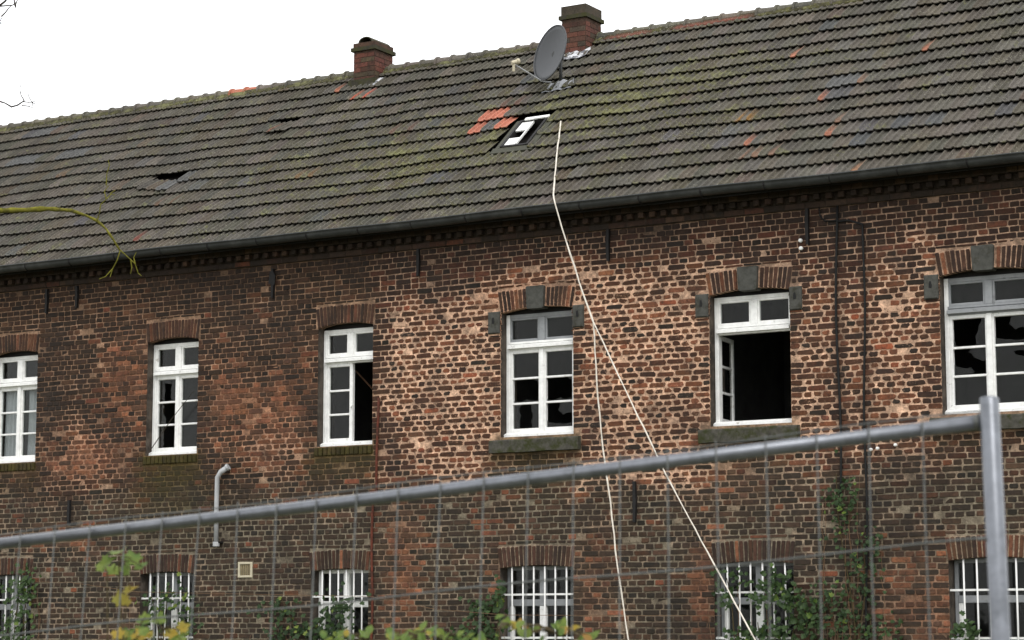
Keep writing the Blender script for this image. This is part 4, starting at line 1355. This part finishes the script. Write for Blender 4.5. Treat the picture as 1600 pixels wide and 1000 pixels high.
for pix in ([(-2, 10, 0), (10, 9, 0), (20, 8, 0), (25, 4, 0), (30, -4, 0)], [(24, 12, 0), (25, 6, 0), (29, -6, 0)], [(22, -2, 0), (23, 8, 0), (24, 12, 0)], [(2, 26, 0), (9, 19, 0), (14, 12, 0), (19, 8, 0)], [(-8, 36, 0), (0, 33, 0), (3, 28, 0)], [(-6, 30, 0), (2, 37, 0), (-2, 40, 0)]):
    twig(pix, .007, .003, M_BARK, b3_)

# ------------------------------------------------------------------ leaves: ivy on the wall, shrubs by the fence
IVY = [(0, 0), (.22, -.10), (.5, .08), (.34, .34), (.42, .62), (.16, .60), (0, 1.0), (-.16, .60), (-.42, .62), (-.34, .34), (-.5, .08), (-.22, -.10)]
OVAL = [(0, 0), (.22, .18), (.30, .45), (.20, .75), (0, 1.05), (-.20, .75), (-.30, .45), (-.22, .18)]
MAPLE = [(0, 0), (.16, -.06), (.42, -.12), (.36, .12), (.66, .30), (.48, .42), (.52, .66), (.28, .58), (.20, .72), (0, 1.1), (-.20, .72), (-.28, .58), (-.52, .66), (-.48, .42), (-.66, .30), (-.36, .12), (-.42, -.12), (-.16, -.06)]
def leaf_into(mb, p, size, nrm, roll, shape, fold=.18):
    n = Vector(nrm).normalized()
    t = n.cross(Vector((0, 0, 1)))
    if t.length < .1: t = Vector((1, 0, 0))
    t.normalize(); b = n.cross(t)
    ax = t*math.cos(roll)+b*math.sin(roll); ay = n.cross(ax)
    vs = []; p = Vector(p)
    for (u, v) in shape:
        vs.append(tuple(p+(ax*u+ay*(v-.4)+n*(abs(u)*fold*1.2-.25*(v-.4)**2))*size))
    vs.append(tuple(p+(n*-.02)*size))
    k = len(shape)
    mb.add(vs, [(i, (i+1) % k, k) for i in range(k)])
def ivy(label, blobs, n, smin=.05, smax=.09, yr=(-.02, -.14), yel=.0, dry=4):
    c = at(*blobs[0][:2])
    P = thing("ivy_plant", label, "ivy", (c[0], -.06, 0), group="ivy growing up the house wall")
    m = MB(); my = MB()
    tot = sum(b[2]*b[3]*b[4] for b in blobs)
    for (px, py, rx, ry, dens) in blobs:
        cnt = int(n*rx*ry*dens/tot)
        for _ in range(cnt):
            u, v = random.gauss(0, .48), random.gauss(0, .48)
            p = at(px+u*rx, py+v*ry, random.uniform(*yr))
            if p[2] < .05: continue
            leaf_into(my if random.random() < yel else m, p, random.uniform(smin, smax), (random.gauss(.15, .4), -1, random.gauss(.45, .4)), random.uniform(-.9, .9)+math.pi, IVY)
    mk("foliage", m, M_IVY, P, kind="stuff")
    if my.v: mk("pale_foliage", my, M_LIME, P, kind="stuff")
    for _ in range(dry):                         # dead runners
        px, py, rx, ry, dens = random.choice(blobs)
        top = at(px+random.uniform(-1.6, 1.6)*rx, py+random.uniform(-1, .6)*ry, -.03)
        s = MB(); x = top[0]+random.uniform(-.15, .15); pts = []; z = .6
        while z < top[2]:
            pts.append((x+(top[0]-x)*(z-.6)/(top[2]-.59)+random.uniform(-.02, .02), -.03+random.uniform(-.02, .005), z)); z += random.uniform(.08, .16)
        if len(pts) > 3: s.tube(pts, [.006-.004*i/len(pts) for i in range(len(pts))], 4); mk("dry_runner", s, M_DRY, P)
    for (px, py, rx, ry, dens) in blobs[:4]:
        top = at(px, py-ry*.8, -.03)
        s = MB(); pts = []
        for t in np.linspace(0, 1, 9):
            z = top[2]*t
            pts.append((c[0]+(top[0]-c[0])*t+.05*math.sin(t*9+px), -.035-.01*math.sin(t*13), z))
        s.tube(pts, [.014-.009*t for t in np.linspace(0, 1, 9)], 5); mk("stem", s, M_STEM, P)
ivy("ivy climbing the wall beside the black cables right of the fifth window", [(1345, 905, 32, 85, 1.0), (1310, 800, 26, 75, .9), (1365, 985, 50, 30, 1.0), (1290, 950, 40, 45, .7), (1330, 770, 14, 45, .8), (1312, 960, 22, 50, .7), (1365, 850, 20, 30, .7)], 400, .03, .065, yel=.05, dry=14)
ivy("ivy covering the right half of the barred window crossed by the cord", [(1205, 925, 40, 38, 1.2), (1255, 960, 45, 50, 1.1), (1130, 935, 16, 40, .8), (1190, 990, 60, 22, 1.0), (1160, 900, 22, 14, .5)], 420, .04, .075, yel=.06, dry=8)
ivy("dark ivy left of the barred window with the torn white paper", [(755, 955, 32, 30, 1.2), (780, 925, 14, 30, .8), (735, 990, 60, 16, 1.0)], 190, .045, .08, yel=.04)
ivy("dark ivy in front of the white-framed barred window", [(530, 955, 34, 30, 1.1), (500, 985, 40, 20, 1.0), (440, 955, 32, 22, .8), (470, 990, 60, 14, 1.0)], 300, .045, .08, yel=.06)
ivy("dark ivy around the second barred window from the left edge", [(262, 935, 40, 26, .8), (295, 975, 22, 35, .9), (240, 960, 26, 40, .8)], 130, .045, .08, yel=.15)
ivy("ivy over the barred window cut by the left picture edge", [(30, 930, 26, 40, 1.2), (15, 985, 40, 26, 1.1), (48, 915, 14, 24, 1.0)], 230, .045, .08, yel=.04)
ivy("ivy creeping up beside the last barred window at the right edge", [(1508, 985, 24, 20, 1.0)], 40, .045, .08)

def shrub(label, leaves, base_px, d, shape, name="leafy_shrub", cat="shrub"):
    c = at_depth(base_px, 1000, d); c = np.array([c[0], c[1], 0])
    P = thing(name, label, cat, c)
    hubs = {}
    for (px, py, size, mat, dd) in leaves:
        p = at_depth(px, py, d+dd)
        m = MB()
        leaf_into(m, p, size*(.82 if shape is MAPLE else 1), (random.gauss(.35, .35), -1+random.gauss(0, .3), random.gauss(.7, .4)), random.uniform(-1.0, 1.0)+math.pi, shape, .25)
        mk("leaf", m, mat, P)
        h = round(px/70)
        hubs.setdefault(h, []).append(p)
    for h, ps in hubs.items():
        ps = sorted(ps, key=lambda q: -q[2])
        top = ps[0]-np.array([0, 0, .03])
        s = MB(); pts = [c+(top-c)*t+np.array([.04*math.sin(t*5+h), .03*math.sin(t*4), 0])*(1-t)*t*4 for t in np.linspace(0, 1, 8)]
        s.tube([tuple(q) for q in pts], [.006-.004*t for t in np.linspace(0, 1, 8)], 5); mk("stem", s, M_STEM, P)
        for q in ps[1:]:
            k = min(range(8), key=lambda i: abs(pts[i][2]-(q[2]-.04)))
            s = MB(); s.tube([tuple(pts[k]), tuple((pts[k]+q)/2+np.array([0, 0, .01])), tuple(q)], [.0025, .002, .0014], 4); mk("leaf_stalk", s, M_STEM, P)
def rnd_leaves(blobs, size, mats, dd=(-.15, .25)):
    out = []
    for (px, py, rx, ry, n) in blobs:
        for _ in range(n):
            out.append((px+random.uniform(-rx, rx), py+random.uniform(-ry, ry), random.uniform(*size), random.choice(mats), random.uniform(*dd)))
    return out
L_ = [(168, 878, .052, M_LIME, 0), (186, 862, .058, M_LIME, 0), (205, 872, .062, M_LIME, .05), (222, 884, .048, M_LIME, 0), (178, 890, .05, M_LIME, .08), (200, 888, .05, M_LIME, -.04), (160, 886, .04, M_LIME, .1),
      (188, 935, .05, M_YELLOW, 0), (204, 922, .046, M_YELLOW, 0), (197, 940, .035, M_YELLOW, .05)]
L_ += rnd_leaves([(205, 985, 20, 18, 8), (235, 975, 20, 18, 7), (280, 990, 16, 10, 5)], (.032, .05), [M_LIME, M_LIME, M_YELLOW])
shrub("tall shoot with large lime and yellow lobed leaves behind the fence, far left", L_, 205, 6.3, MAPLE, "maple_sapling", "sapling")
L_ = rnd_leaves([(660, 999, 95, 14, 46), (640, 990, 40, 12, 14), (530, 999, 26, 12, 10), (740, 1000, 20, 10, 7)], (.024, .042), [M_LIME]*9+[M_YELLOW])
shrub("bright green shrub tips along the bottom edge behind the fence, left of centre", L_, 640, 6.2, OVAL)
L_ = rnd_leaves([(800, 978, 24, 16, 10), (830, 990, 20, 10, 7), (880, 978, 14, 14, 6), (905, 990, 26, 10, 9)], (.022, .036), [M_LIME, M_LIME, M_LIME, M_YELLOW, M_ORANGE])
shrub("shrub with yellowing and orange leaves below the middle barred window", L_, 850, 6.1, OVAL)
L_ = rnd_leaves([(1290, 888, 8, 6, 2), (1290, 985, 14, 6, 4)], (.02, .03), [M_YELLOW, M_LIME], (3.0, 3.4))
